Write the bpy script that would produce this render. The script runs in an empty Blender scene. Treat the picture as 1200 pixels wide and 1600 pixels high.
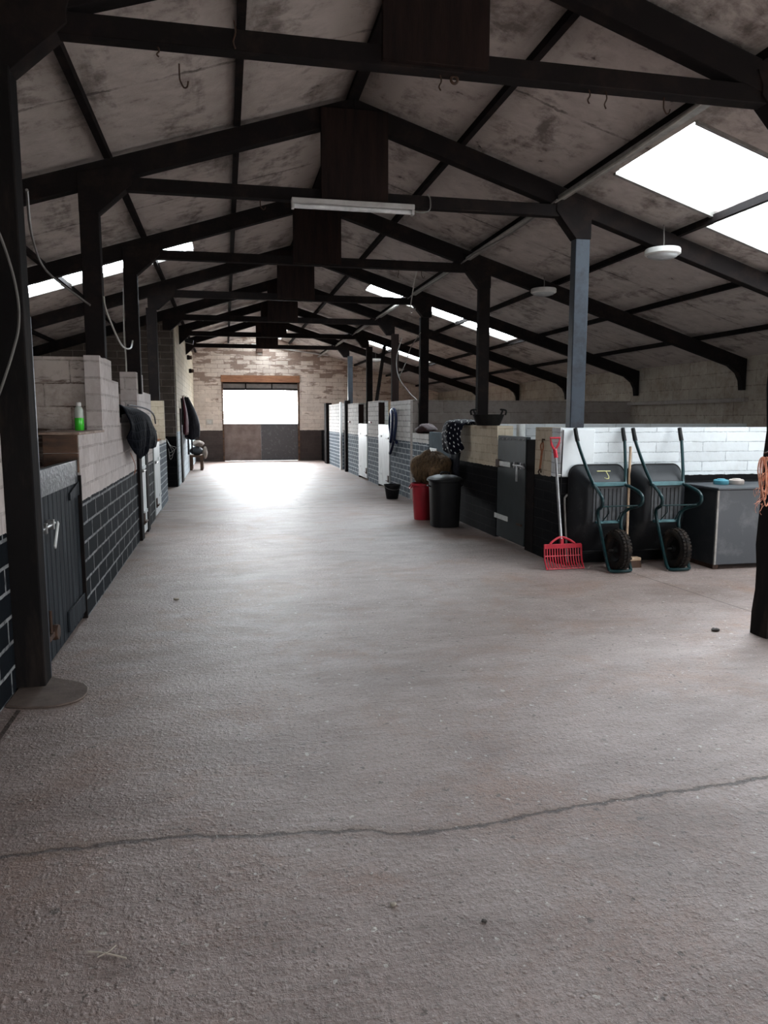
import bpy, math, random
from mathutils import Vector, Matrix
random.seed(7)
SC = bpy.context.scene
COL = SC.collection
PI = math.pi

# ------------------------------------------------------------------ materials
class NT:
    def __init__(s, name):
        s.m = bpy.data.materials.new(name); s.m.use_nodes = True
        s.t = s.m.node_tree; s.t.nodes.clear()
        s.out = s.n('ShaderNodeOutputMaterial')
    def n(s, kind, props=None, **ins):
        nd = s.t.nodes.new(kind)
        for k, v in (props or {}).items(): setattr(nd, k, v)
        for k, v in ins.items():
            key = int(k[1:]) if k[0] == '_' and k[1:].isdigit() else k.replace('_', ' ')
            s.set(nd, key, v)
        return nd
    def set(s, nd, key, v):
        sk = nd.inputs[key]
        if isinstance(v, bpy.types.NodeSocket): s.t.links.new(v, sk)
        elif isinstance(v, bpy.types.Node): s.t.links.new(v.outputs[0], sk)
        else:
            if hasattr(sk.default_value, '__len__') and not hasattr(v, '__len__'): v = (v,)*len(sk.default_value)
            if sk.type == 'RGBA' and len(v) == 3: v = (*v, 1)
            sk.default_value = v
    def math(s, op, a, b=None, c=None, clamp=False):
        nd = s.n('ShaderNodeMath', {'operation': op, 'use_clamp': clamp}, _0=a)
        if b is not None: s.set(nd, 1, b)
        if c is not None: s.set(nd, 2, c)
        return nd.outputs[0]
    def mix(s, f, a, b, mode='MIX'):
        nd = s.n('ShaderNodeMix', {'data_type': 'RGBA', 'blend_type': mode})
        s.set(nd, 0, f); s.set(nd, 6, a); s.set(nd, 7, b)
        return nd.outputs[2]
    def noise(s, vec, scale, detail=4, rough=.55, dist=0):
        nd = s.n('ShaderNodeTexNoise', Scale=scale, Detail=detail, Roughness=rough, Distortion=dist)
        if vec is not None: s.set(nd, 'Vector', vec)
        return nd.outputs[0]
    def ramp(s, f, lo, hi):
        return s.n('ShaderNodeMapRange', {'clamp': True}, _0=f, _1=lo, _2=hi, _3=0., _4=1.).outputs[0]
    def mapping(s, vec, scale=(1, 1, 1), rot=(0, 0, 0)):
        return s.n('ShaderNodeMapping', Vector=vec, Scale=scale, Rotation=rot).outputs[0]
    def bsdf(s, col, rough=.6, metal=0., bump=None, bstr=.3, bdist=.01, spec=.4, **kw):
        b = s.n('ShaderNodeBsdfPrincipled')
        s.set(b, 'Base Color', col); s.set(b, 'Roughness', rough); s.set(b, 'Metallic', metal)
        s.set(b, 'Specular IOR Level', spec)
        for k, v in kw.items(): s.set(b, k.replace('_', ' '), v)
        if bump is not None:
            bp = s.n('ShaderNodeBump', Strength=bstr, Distance=bdist, Height=bump)
            s.t.links.new(bp.outputs[0], b.inputs['Normal'])
        s.t.links.new(b.outputs[0], s.out.inputs[0])
        return s.m

def simple(name, col, rough=.6, metal=0., col2=None, scale=6, lo=.4, hi=.7, bscale=40, bstr=.15, bdist=.004, stretch=(1, 1, 1), spec=.4):
    t = NT(name)
    co = t.n('ShaderNodeTexCoord').outputs['Object']
    v = t.mapping(co, stretch)
    f = t.ramp(t.noise(v, scale, 6, .65), lo, hi)
    c2 = col2 or tuple(x*.65 for x in col)
    c = t.mix(f, col, c2)
    h = t.noise(v, bscale, 4, .6)
    return t.bsdf(c, rough, metal, h, bstr, bdist, spec)

def brick_mat(name, up, low, split, mup, mlow, bw, bh, wear=0., wearcol=(.11, .075, .055), dirt=.5, mortar=.007, rough=.85, bstr=.5, wz=None, flake=.0):
    t = NT(name)
    g = t.n('ShaderNodeNewGeometry')
    p = t.n('ShaderNodeSeparateXYZ', _0=g.outputs['Position']); nn = t.n('ShaderNodeSeparateXYZ', _0=g.outputs['True Normal'])
    ax = t.math('GREATER_THAN', t.math('ABSOLUTE', nn.outputs[0]), .5)
    az = t.math('GREATER_THAN', t.math('ABSOLUTE', nn.outputs[2]), .5)
    u = t.n('ShaderNodeMix', {'data_type': 'FLOAT'}, _0=ax, _2=p.outputs[0], _3=p.outputs[1]).outputs[0]
    vz = t.n('ShaderNodeMix', {'data_type': 'FLOAT'}, _0=az, _2=p.outputs[2], _3=p.outputs[1]).outputs[0]
    n1 = t.noise(g.outputs['Position'], 9, 3)
    wob = t.math('MULTIPLY_ADD', n1, .016, -.008)
    vec = t.n('ShaderNodeCombineXYZ', _0=t.math('ADD', u, wob), _1=t.math('ADD', vz, wob), _2=0.).outputs[0]
    br = t.n('ShaderNodeTexBrick', Vector=vec, Color1=(0, 0, 0, 1), Color2=(1, 1, 1, 1), Mortar=(1, 1, 1, 1), Scale=1., Mortar_Size=mortar, Mortar_Smooth=.25, Bias=0., Brick_Width=bw, Row_Height=bh)
    fac = br.outputs['Fac']
    n2 = t.noise(g.outputs['Position'], 2.2, 6, .65)
    n3 = t.noise(g.outputs['Position'], 14, 6, .7)
    edge = t.math('GREATER_THAN', t.math('MULTIPLY_ADD', n1, .03, p.outputs[2]), split+.015)
    base = t.mix(edge, low, up); mo = t.mix(edge, mlow, mup)
    rnd_ = t.n('ShaderNodeSeparateColor', _0=br.outputs['Color']).outputs[0]
    c = t.mix(t.math('MULTIPLY', t.math('SUBTRACT', 1., rnd_), .14), base, (0, 0, 0))
    mf = t.math('MULTIPLY', fac, t.ramp(n3, .3, .55))
    c = t.mix(mf, c, mo)
    d = t.math('MULTIPLY', t.ramp(t.math('ADD', t.math('MULTIPLY', n2, .6), t.math('MULTIPLY', n3, .4)), .45, .68), dirt)
    c = t.mix(d, c, t.mix(1., c, (.42, .34, .29), 'MULTIPLY'))
    h = t.math('SUBTRACT', t.math('MULTIPLY', n3, .35), fac)
    if wear > 0:
        vs = t.mapping(g.outputs['Position'], (1.1, 1.1, 4.5))
        w = t.math('ADD', t.math('MULTIPLY', t.noise(vs, 1.6, 7, .7, .3), .8), t.math('MULTIPLY', rnd_, .2))
        if wz:  # the paint has flaked more high up
            w = t.math('ADD', w, t.math('MULTIPLY', t.ramp(p.outputs[2], wz[0], wz[1]), wz[2]))
        wf = t.ramp(w, .70-wear*.3, .76-wear*.3)
        c = t.mix(t.math('MULTIPLY', t.math('MULTIPLY', wf, .85), edge), c, t.mix(n3, wearcol, tuple(x*2.0 for x in wearcol)))
        h = t.math('SUBTRACT', h, t.math('MULTIPLY', wf, .3))
    return t.bsdf(c, rough, 0., h, bstr, .012, .05)

M = {}
# dark timber and steel
M['steel'] = simple('blackened_steel', (.013, .011, .011), .85, 0., (.03, .021, .018), 5, .5, .78, 30, .25, spec=.04)
M['post_blue'] = simple('blue_grey_painted_post', (.036, .046, .060), .5, 0., (.018, .018, .022), 4, .45, .7, 25, .3, spec=.2)
M['post_black'] = simple('black_timber_post', (.011, .010, .010), .85, 0., (.035, .026, .022), 7, .5, .78, 20, .5, stretch=(1, 1, .2), spec=.04)
M['brown_board'] = simple('dark_brown_board', (.024, .015, .013), .85, 0., (.010, .008, .008), 3, .35, .7, 25, .4, stretch=(6, 1, .6), spec=.05)
M['raw_wood'] = simple('orange_brown_wood', (.36, .17, .085), .6, 0., (.22, .09, .05), 4, .35, .7, 30, .3, stretch=(1, 1, 5))
M['end_wood'] = simple('dirty_brown_board_end', (.16, .085, .05), .7, 0., (.05, .03, .022), 3, .35, .65, 30, .4, stretch=(1, 1, 4))
M['pale_wood'] = simple('pale_broom_wood', (.50, .36, .24), .5, 0., (.34, .22, .14), 5, .4, .7)
M['ledge'] = simple('dusty_painted_ledge', (.34, .25, .2), .8, 0., (.18, .11, .08), 7, .4, .65)
M['cream_board'] = simple('cream_brown_boards', (.42, .30, .19), .7, 0., (.2, .11, .06), 3, .45, .7, stretch=(1, 1, 6))
M['dark_door'] = simple('blue_black_planks', (.011, .0135, .017), .7, 0., (.045, .053, .06), 4, .45, .75, 12, .6, .006, stretch=(1, 7, .5), spec=.08)
M['door_metal'] = simple('grey_green_sheet_metal', (.024, .033, .036), .55, 0., (.014, .018, .02), 3, .35, .7, 20, .15, spec=.3)
M['dull_sheet'] = simple('scuffed_sheet_metal', (.05, .055, .06), .45, .5, (.2, .2, .21), 30, .52, .72, 30, .8, .008)
M['grey_door'] = simple('blue_grey_door_paint', (.085, .115, .135), .85, 0., (.055, .075, .085), 3, .4, .7, spec=.05)
M['white_door'] = simple('white_door_paint', (.70, .74, .74), .45, 0., (.38, .40, .40), 3, .52, .75, 15, .3, stretch=(1, 4, 1))
M['pole_metal'] = simple('galvanised_metal', (.42, .43, .44), .35, .8, (.25, .25, .26), 12)
M['bolt_metal'] = simple('worn_steel_hardware', (.22, .22, .22), .35, .8, (.08, .07, .06), 18)
M['white_strap'] = simple('white_painted_hinge', (.75, .76, .74), .5)
M['rust'] = simple('rusted_iron', (.05, .03, .022), .7, .4, (.1, .05, .03), 20)
M['black_plastic'] = simple('black_plastic', (.009, .009, .010), .5, 0., (.014, .014, .014), 8, spec=.2)
M['black_matt'] = simple('matt_black_rubber', (.011, .010, .010), .85, 0., (.02, .018, .016), 14, bstr=.4, spec=.1)
M['tyre'] = simple('dusty_tyre_rubber', (.016, .014, .013), .9, 0., (.055, .04, .03), 12, .48, .72, 60, .5, spec=.15)
M['tub_plastic'] = simple('barrow_tub_plastic', (.012, .0135, .016), .5, 0., (.045, .047, .05), 7, .55, .8, spec=.3)
M['tub_grey'] = simple('worn_grey_plastic', (.065, .07, .077), .6, 0., (.10, .105, .11), 9, .5, .75, spec=.3)
M['teal'] = simple('dark_teal_enamel', (.006, .030, .034), .3, .1, (.006, .018, .02), 9, .5, .8, 30, .08)
M['teal_light'] = simple('worn_teal_enamel', (.05, .14, .16), .35, .2, (.02, .07, .08), 9)
M['red_plastic'] = simple('red_plastic', (.50, .018, .04), .38, 0., (.40, .015, .03), 8)
M['red_bin'] = simple('crimson_bin_plastic', (.36, .012, .026), .42, 0., (.28, .01, .02), 6)
M['red_dull'] = simple('dull_red_paint', (.30, .02, .03), .5)
M['yellow_mark'] = simple('yellow_paint_mark', (.65, .62, .30), .6)
M['bin_zinc'] = simple('dull_zinc_sheet', (.055, .060, .068), .5, .3, (.13, .135, .14), 4, .52, .8, 8, .15)
M['bin_dark'] = simple('dark_zinc_side', (.03, .034, .038), .45, .3, (.06, .06, .06), 4, .5, .78, 8, .15)
M['tape_blue'] = simple('light_blue_plastic', (.09, .33, .42), .4)
M['tape_cream'] = simple('cream_plastic', (.55, .48, .44), .5)
M['twine'] = simple('orange_baler_twine', (.62, .24, .14), .8, 0., (.75, .45, .33), 40)
M['twine_dull'] = simple('dull_orange_strap', (.36, .14, .07), .8, 0., (.2, .09, .05), 30)
M['hose'] = simple('navy_hose', (.012, .022, .075), .4)
M['cloth_black'] = None
M['cloth_coat'] = simple('black_coat_cloth', (.015, .015, .019), .85, 0., (.03, .03, .036), 8, spec=.05)
M['cloth_red'] = simple('wine_red_cloth', (.085, .010, .020), .85, 0., (.05, .008, .014), 8)
M['cloth_maroon'] = simple('dark_maroon_cloth', (.03, .007, .008), .9, 0., (.018, .005, .006), 8)
M['cloth_pale'] = simple('beige_bag_cloth', (.42, .36, .31), .85, 0., (.22, .18, .16), 6)
M['cloth_grey'] = simple('dark_grey_bag_cloth', (.06, .065, .075), .85)
M['white_panel'] = simple('smooth_white_render', (.72, .76, .78), .8, 0., (.55, .57, .58), 4, .5, .75)
M['lamp_white'] = simple('white_lamp_plastic', (.62, .62, .60), .35, 0., (.5, .48, .45), 8)
M['lamp_glass'] = simple('frosted_lamp_bowl', (.48, .50, .50), .25)
M['fluoro_body'] = simple('grey_white_fluorescent_batten', (.45, .44, .43), .45, 0., (.32, .3, .29), 6)
M['fluoro_tube'] = simple('unlit_fluorescent_tube', (.66, .66, .66), .3)
M['cable'] = simple('grey_cable', (.16, .15, .14), .6)
M['cable_pale'] = simple('pale_dusty_cable', (.42, .40, .36), .6)
M['conduit'] = simple('dusty_conduit', (.30, .29, .27), .55, .3, (.16, .15, .14), 8)
M['debris'] = simple('pale_chip', (.5, .44, .36), .8)
M['stone'] = simple('dark_stone_chip', (.06, .05, .045), .8)
M['plate_mark'] = simple('socket_plastic', (.55, .5, .44), .5)
M['patch'] = simple('brown_concrete_patch', (.14, .105, .088), .8, 0., (.09, .066, .054), 5, .4, .65, 30, .5)

# painted brick walls
WHITE = (.66, .62, .60); BLK = (.020, .023, .027)
M['wall_left'] = brick_mat('white_over_black_blocks', (.60, .545, .525), (.009, .011, .014), .885, (.42, .375, .355), (.27, .28, .285), .40, .142, dirt=.45, mortar=.011)
M['wall_part'] = brick_mat('dirty_white_blocks', (.52, .46, .42), (.4, .36, .33), -1, (.33, .29, .26), (.33, .29, .26), .44, .2, wear=.27, wearcol=(.05, .028, .02), dirt=1.)
M['wall_cream_warm_lit'] = brick_mat('cream_and_warm_lit_blocks', (.60, .52, .40), (.011, .011, .012), .89, (.42, .35, .26), (.022, .022, .022), .36, .105, dirt=.45)  # cream on the right wall end stands for less blue light there
M['wall_barrow'] = brick_mat('white_blocks_over_black', (.72, .76, .78), (.010, .010, .011), .90, (.40, .43, .45), (.022, .022, .022), .55, .104, dirt=.22, mortar=.006)
M['wall_far'] = brick_mat('white_over_blue_black_bricks', (.74, .73, .71), (.10, .125, .15), 1.07, (.34, .33, .32), (.55, .60, .63), .3, .103, dirt=.3, mortar=.010)
M['wall_rev'] = brick_mat('grey_white_planking', (.40, .365, .34), (.38, .34, .32), -1, (.22, .19, .17), (.25, .22, .2), 2.6, .2, dirt=.55, mortar=.006)
M['wall_outer'] = brick_mat('cream_grey_outer_blocks', (.44, .39, .33), (.42, .37, .31), -1, (.25, .21, .18), (.28, .24, .2), .46, .22, dirt=.7)
M['wall_end'] = brick_mat('flaking_white_bricks', (.80, .70, .62), (.085, .068, .064), 1.07, (.55, .45, .38), (.09, .07, .065), .44, .145, wear=.14, wearcol=(.17, .115, .09), dirt=.38, wz=(1.7, 3.4, .18))
M['wall_room'] = brick_mat('bare_brown_bricks', (.12, .10, .087), (.006, .006, .007), 1.1, (.26, .23, .2), (.015, .015, .015), .44, .145, dirt=.6)
M['wall_room_side'] = brick_mat('cream_bricks_above_blue_shadow', (.62, .55, .43), (.55, .62, .66), 1.2, (.36, .31, .24), (.32, .36, .38), .44, .145, dirt=.45)  # pale blue of the lower bricks stands for bluish shadow on them

def ceiling_mat():
    t = NT('mouldy_white_roof_sheets')
    g = t.n('ShaderNodeNewGeometry'); pos = g.outputs['Position']
    p = t.n('ShaderNodeSeparateXYZ', _0=pos)
    n1 = t.noise(t.mapping(pos, (1.6, .55, 1)), 1.5, 8, .68, .4)
    n2 = t.noise(t.mapping(pos, (.8, 1, 1)), 5.5, 8, .72, .3)
    n3 = t.noise(pos, 38, 4, .6)
    c = t.mix(t.ramp(n2, .35, .7), (.50, .445, .415), (.36, .31, .285))
    m = t.ramp(t.math('ADD', t.math('MULTIPLY', n1, .62), t.math('MULTIPLY', n2, .38)), .505, .615)
    c = t.mix(t.math('MULTIPLY', m, .7), c, (.075, .058, .052))
    s = t.ramp(n2, .645, .69)                                             # small black mould spots
    c = t.mix(t.math('MULTIPLY', s, .8), c, (.03, .025, .022))
    ux = t.math('ADD', t.math('ABSOLUTE', t.math('SUBTRACT', p.outputs[0], 1.21)), .08)
    pd = t.math('PINGPONG', ux, .57)
    soot = t.math('MULTIPLY', t.math('SUBTRACT', 1., t.ramp(t.math('ADD', pd, t.math('MULTIPLY', n2, .25)), .10, .34)), t.ramp(n1, .3, .6))
    c = t.mix(t.math('MULTIPLY', soot, .75), c, (.05, .042, .038))
    rid = t.math('SUBTRACT', 1., t.ramp(t.math('ADD', ux, t.math('MULTIPLY', n2, .6)), .35, .75))
    c = t.mix(t.math('MULTIPLY', rid, .75), c, (.07, .05, .042))
    # sheet joints running up the slope
    yy = t.math('PINGPONG', t.math('ADD', p.outputs[1], t.math('MULTIPLY_ADD', n2, .14, -.07)), .735)
    j = t.math('MULTIPLY', t.math('LESS_THAN', yy, .016), t.ramp(n1, .36, .56))
    c = t.mix(t.math('MULTIPLY', j, .65), c, (.04, .033, .03))
    return t.bsdf(c, .85, 0., t.math('ADD', n3, t.math('MULTIPLY', n2, 1.5)), .25, .01, .2)
M['ceiling'] = ceiling_mat()

def floor_mat():
    t = NT('worn_concrete_floor')
    g = t.n('ShaderNodeNewGeometry'); pos = g.outputs['Position']
    p = t.n('ShaderNodeSeparateXYZ', _0=pos)
    x, y = p.outputs[0], p.outputs[1]
    big = t.noise(pos, .55, 6, .62); mid = t.noise(t.mapping(pos, (.8, 1.8, 1)), 2.6, 7, .7)
    fine = t.noise(pos, 55, 5, .65); grit = t.noise(pos, 170, 3, .6)
    streak = t.noise(t.mapping(pos, (2.2, 19, 1)), 2.2, 6, .72)
    c = t.mix(t.ramp(mid, .3, .72), (.325, .253, .230), (.205, .155, .137))
    c = t.mix(t.math('MULTIPLY', t.ramp(big, .48, .72), .6), c, (.345, .30, .282))
    rustm = t.ramp(t.noise(pos, 1.25, 6, .7, .5), .50, .66)
    c = t.mix(t.math('MULTIPLY', rustm, .6), c, (.23, .125, .08))
    c = t.mix(t.math('MULTIPLY', t.ramp(fine, .49, .64), .5), c, (.115, .095, .085))
    c = t.mix(t.math('MULTIPLY', t.ramp(grit, .56, .68), .45), c, (.52, .48, .45))
    c = t.mix(t.math('MULTIPLY', t.ramp(streak, .52, .72), .5), c, (.125, .096, .085))
    dk = t.ramp(t.noise(t.mapping(pos, (.9, 1.6, 1)), .9, 7, .7, .6), .50, .68)
    c = t.mix(t.math('MULTIPLY', dk, .5), c, (.12, .085, .07))
    # the long crack across the foreground
    cu = t.n('ShaderNodeFloatCurve'); cu.mapping.use_clip = False
    pts = [(-3.0, 2.66), (-.8, 2.6), (-.27, 2.6), (.07, 2.55), (.46, 2.5), (.64, 2.44), (.76, 2.44), (.94, 2.45), (1.15, 2.48), (1.4, 2.5), (1.97, 2.53), (3.2, 2.62), (7.5, 2.75)]
    cm = cu.mapping.curves[0]
    def cx(v): return (v+3)/10.5
    def cy(v): return v-2
    cm.points[0].location = (cx(pts[0][0]), cy(pts[0][1])); cm.points[1].location = (cx(pts[-1][0]), cy(pts[-1][1]))
    for a, b in pts[1:-1]: cm.points.new(cx(a), cy(b))
    cu.mapping.update()
    t.set(cu, 'Value', t.math('DIVIDE', t.math('ADD', x, 3.), 10.5))
    wob = t.math('MULTIPLY_ADD', t.noise(pos, 8, 8, .82), .10, -.05)
    dy = t.math('ABSOLUTE', t.math('SUBTRACT', t.math('ADD', y, wob), t.math('ADD', cu.outputs[0], 2.)))
    wid = t.math('MULTIPLY_ADD', t.noise(pos, 11, 4, .7), .026, -.006)
    crack = t.math('SUBTRACT', 1., t.ramp(t.math('SUBTRACT', dy, wid), -.002, .006))
    halo = t.math('MULTIPLY', t.math('SUBTRACT', 1., t.ramp(dy, 0., .06)), t.ramp(mid, .35, .6))
    # a fine joint by the feed bin, and fine cracks further down the aisle
    j1 = t.math('ABSOLUTE', t.math('SUBTRACT', x, t.math('MULTIPLY_ADD', t.math('SUBTRACT', y, 6.5), -.085, 3.84)))
    j1 = t.math('MULTIPLY', t.math('LESS_THAN', j1, .006), t.math('MULTIPLY', t.math('GREATER_THAN', y, 4.3), t.math('LESS_THAN', y, 6.9)))
    w2 = t.math('MULTIPLY_ADD', t.noise(pos, 1.3, 5, .7), 1.4, -.7)
    j2 = t.math('LESS_THAN', t.math('ABSOLUTE', t.math('SUBTRACT', t.math('ADD', x, w2), 1.25)), .010)
    j2 = t.math('MULTIPLY', j2, t.math('GREATER_THAN', y, 11.8))
    j3 = t.math('LESS_THAN', t.math('ABSOLUTE', t.math('SUBTRACT', t.math('ADD', y, t.math('MULTIPLY', w2, .3)), 12.3)), .03)
    j4 = t.math('MULTIPLY', t.math('LESS_THAN', t.math('ABSOLUTE', t.math('ADD', x, 1.085)), .012), t.math('LESS_THAN', y, 3.98))
    j = t.math('MAXIMUM', t.math('MAXIMUM', j1, t.math('MULTIPLY', j2, .7)), t.math('MAXIMUM', t.math('MULTIPLY', j3, .6), j4))
    c = t.mix(t.math('MULTIPLY', halo, .75), c, (.15, .088, .06))
    c = t.mix(t.math('MULTIPLY', t.math('MAXIMUM', crack, j), .85), c, (.04, .026, .02))
    h = t.math('ADD', t.math('MULTIPLY', fine, .55), t.math('MULTIPLY', t.ramp(t.noise(pos, 30, 4, .7), .45, .7), .5))
    h = t.math('ADD', h, t.math('MULTIPLY', streak, .5))
    pv = t.n('ShaderNodeTexVoronoi', Vector=pos, Scale=42., Randomness=1.)
    pit = t.math('MULTIPLY', t.math('SUBTRACT', 1., t.ramp(pv.outputs['Distance'], .08, .34)), t.ramp(t.noise(pos, 6, 4, .7), .42, .62))
    h = t.math('ADD', h, t.math('MULTIPLY', pit, .6))
    ch = t.math('MULTIPLY', t.math('GREATER_THAN', t.noise(pos, 27, 2, .5), .70), .7)
    c = t.mix(ch, c, (.50, .46, .42))
    c = t.mix(t.math('MULTIPLY', t.math('LESS_THAN', t.noise(pos, 21, 3, .6), .335), .7), c, (.07, .055, .048))
    h = t.math('SUBTRACT', h, t.math('MULTIPLY', crack, 1.6))
    return t.bsdf(c, t.math('MULTIPLY_ADD', mid, .22, .42), 0., h, .55, .013, .45)
M['floor'] = floor_mat()

def pane_mat():
    t = NT('dusty_clear_roof_sheet')
    g = t.n('ShaderNodeNewGeometry')
    f = t.ramp(t.noise(g.outputs['Position'], 3, 6, .7), .55, .8)
    a = t.n('ShaderNodeBsdfTransparent', Color=(.92, .95, .97, 1)); b = t.n('ShaderNodeBsdfTranslucent', Color=(.75, .75, .72, 1))
    mx = t.n('ShaderNodeMixShader', _0=t.math('MULTIPLY_ADD', f, .35, .12), _1=a.outputs[0], _2=b.outputs[0])
    t.t.links.new(mx.outputs[0], t.out.inputs[0])
    return t.m
M['pane'] = pane_mat()

def quilt_mat():
    t = NT('quilted_black_rug')
    uv = t.n('ShaderNodeUVMap').outputs[0]
    s = t.n('ShaderNodeSeparateXYZ', _0=uv)
    a = t.math('PINGPONG', s.outputs[0], .045); b = t.math('PINGPONG', s.outputs[1], .045)
    d = t.math('MINIMUM', a, b)
    line = t.math('LESS_THAN', d, .0028)
    n = t.noise(uv, 20, 5)
    c = t.mix(t.ramp(n, .4, .7), (.003, .0033, .005), (.008, .0085, .012))
    c = t.mix(t.math('MULTIPLY', line, .7), c, (.018, .02, .028))
    return t.bsdf(c, .85, 0., t.math('ADD', t.math('MULTIPLY', t.ramp(d, 0, .03), 1.), t.math('MULTIPLY', n, .3)), .5, .012, .02)
M['cloth_black'] = quilt_mat()

def polka_mat():
    t = NT('navy_cloth_with_white_spots')
    uv = t.n('ShaderNodeUVMap').outputs[0]
    v = t.n('ShaderNodeTexVoronoi', {'voronoi_dimensions': '2D'}, Vector=uv, Scale=12., Randomness=.4)
    dot = t.math('LESS_THAN', v.outputs['Distance'], .15)
    c = t.mix(dot, (.006, .006, .011), (.6, .6, .6))
    return t.bsdf(c, .8, 0., t.noise(uv, 40, 4), .2, .005, .05)
M['polka'] = polka_mat()

def hay_mat():
    t = NT('brown_hay')
    co = t.n('ShaderNodeTexCoord').outputs['Object']
    n = t.noise(t.mapping(co, (1, 1, .25)), 30, 6, .7)
    c = t.mix(t.ramp(n, .35, .65), (.04, .024, .014), (.23, .145, .078))
    return t.bsdf(c, .9, 0., n, .8, .02, .2)
M['hay'] = hay_mat()

def bottle_mat(name, col):
    t = NT(name)
    b = t.bsdf(col, .12, 0., None, spec=.5)
    return b
M['green_liquid'] = bottle_mat('bright_green_liquid', (.07, .72, .05))
M['bottle_clear'] = bottle_mat('hazy_clear_plastic', (.48, .54, .48))

# ------------------------------------------------------------------ mesh builder
class MB:
    def __init__(s): s.v = []; s.f = []; s.uv = None; s.smooth = []
    def add(s, vs, fs, smooth=False):
        o = len(s.v); s.v += [tuple(v) for v in vs]
        for f in fs: s.f.append(tuple(i+o for i in f)); s.smooth.append(smooth)
        return s
    def box(s, x0, x1, y0, y1, z0, z1):
        vs = [(x, y, z) for z in (z0, z1) for y in (y0, y1) for x in (x0, x1)]
        return s.add(vs, [(0, 2, 3, 1), (4, 5, 7, 6), (0, 1, 5, 4), (2, 6, 7, 3), (0, 4, 6, 2), (1, 3, 7, 5)])
    def obox(s, c, ux, uy, uz):
        c = Vector(c); ux, uy, uz = Vector(ux), Vector(uy), Vector(uz)
        vs = [c+a*ux+b*uy+d*uz for d in (-1, 1) for b in (-1, 1) for a in (-1, 1)]
        return s.add(vs, [(0, 2, 3, 1), (4, 5, 7, 6), (0, 1, 5, 4), (2, 6, 7, 3), (0, 4, 6, 2), (1, 3, 7, 5)])
    def prism(s, pts, axis, a, b):
        n = len(pts)
        def mk(p, t): return {'y': (p[0], t, p[1]), 'x': (t, p[0], p[1]), 'z': (p[0], p[1], t)}[axis]
        vs = [mk(p, a) for p in pts]+[mk(p, b) for p in pts]
        fs = [tuple(range(n))[::-1], tuple(range(n, 2*n))]+[(i, (i+1) % n, n+(i+1) % n, n+i) for i in range(n)]
        return s.add(vs, fs)
    def tube(s, pts, r, n=8, caps=True, smooth_path=0, closed=False):
        P = [Vector(p) for p in pts]
        if smooth_path: P = catmull(P, smooth_path, closed)
        m = len(P); R = r if hasattr(r, '__len__') else [r]*m
        if len(R) != m: R = [R[min(len(R)-1, int(i*len(R)/m))] for i in range(m)]
        vs = []; nrm = None
        for i, p in enumerate(P):
            if closed: t = P[(i+1) % m]-P[i-1]
            else: t = P[min(i+1, m-1)]-P[max(i-1, 0)]
            t.normalize()
            if nrm is None:
                nrm = t.orthogonal().normalized()
            else:
                nrm = (nrm-t*nrm.dot(t))
                if nrm.length < 1e-6: nrm = t.orthogonal()
                nrm.normalize()
            bn = t.cross(nrm)
            for k in range(n):
                a = 2*PI*k/n; vs.append(p+R[i]*(math.cos(a)*nrm+math.sin(a)*bn))
        fs = []
        for i in range(m if closed else m-1):
            for k in range(n):
                a, b = i*n, ((i+1) % m)*n
                fs.append((a+k, a+(k+1) % n, b+(k+1) % n, b+k))
        s.add(vs, fs, True)
        if caps and not closed:
            o = len(s.v)-len(vs)
            s.f.append(tuple(o+k for k in range(n))[::-1]); s.smooth.append(False)
            s.f.append(tuple(o+(m-1)*n+k for k in range(n))); s.smooth.append(False)
        return s
    def lathe(s, prof, c=(0, 0, 0), n=24, axis='z', sx=1., sy=1.):
        vs = []
        for r, h in prof:
            for k in range(n):
                a = 2*PI*k/n; x, y = r*math.cos(a)*sx, r*math.sin(a)*sy
                p = {'z': (x, y, h), 'x': (h, x, y), 'y': (y, h, x)}[axis]
                vs.append((p[0]+c[0], p[1]+c[1], p[2]+c[2]))
        m = len(prof); fs = []
        for i in range(m-1):
            for k in range(n): fs.append((i*n+k, i*n+(k+1) % n, (i+1)*n+(k+1) % n, (i+1)*n+k))
        s.add(vs, fs, True)
        o = len(s.v)-len(vs)
        if prof[0][0] > 1e-5: s.f.append(tuple(o+k for k in range(n))[::-1]); s.smooth.append(False)
        if prof[-1][0] > 1e-5: s.f.append(tuple(o+(m-1)*n+k for k in range(n))); s.smooth.append(False)
        return s
    def rings(s, rings, cap0=False, cap1=False, smooth=True):
        n = len(rings[0]); vs = [p for r in rings for p in r]; fs = []
        for i in range(len(rings)-1):
            for k in range(n): fs.append((i*n+k, i*n+(k+1) % n, (i+1)*n+(k+1) % n, (i+1)*n+k))
        s.add(vs, fs, smooth)
        o = len(s.v)-len(vs)
        if cap0: s.f.append(tuple(o+k for k in range(n))[::-1]); s.smooth.append(False)
        if cap1: s.f.append(tuple(o+(len(rings)-1)*n+k for k in range(n))); s.smooth.append(False)
        return s
    def sheet(s, grid, uvs=None):
        m, n = len(grid), len(grid[0])
        o = len(s.v); s.v += [tuple(p) for r in grid for p in r]
        for i in range(m-1):
            for k in range(n-1):
                s.f.append((o+i*n+k, o+i*n+k+1, o+(i+1)*n+k+1, o+(i+1)*n+k)); s.smooth.append(True)
        if uvs: s.uv = [u for r in uvs for u in r]
        return s
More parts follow.
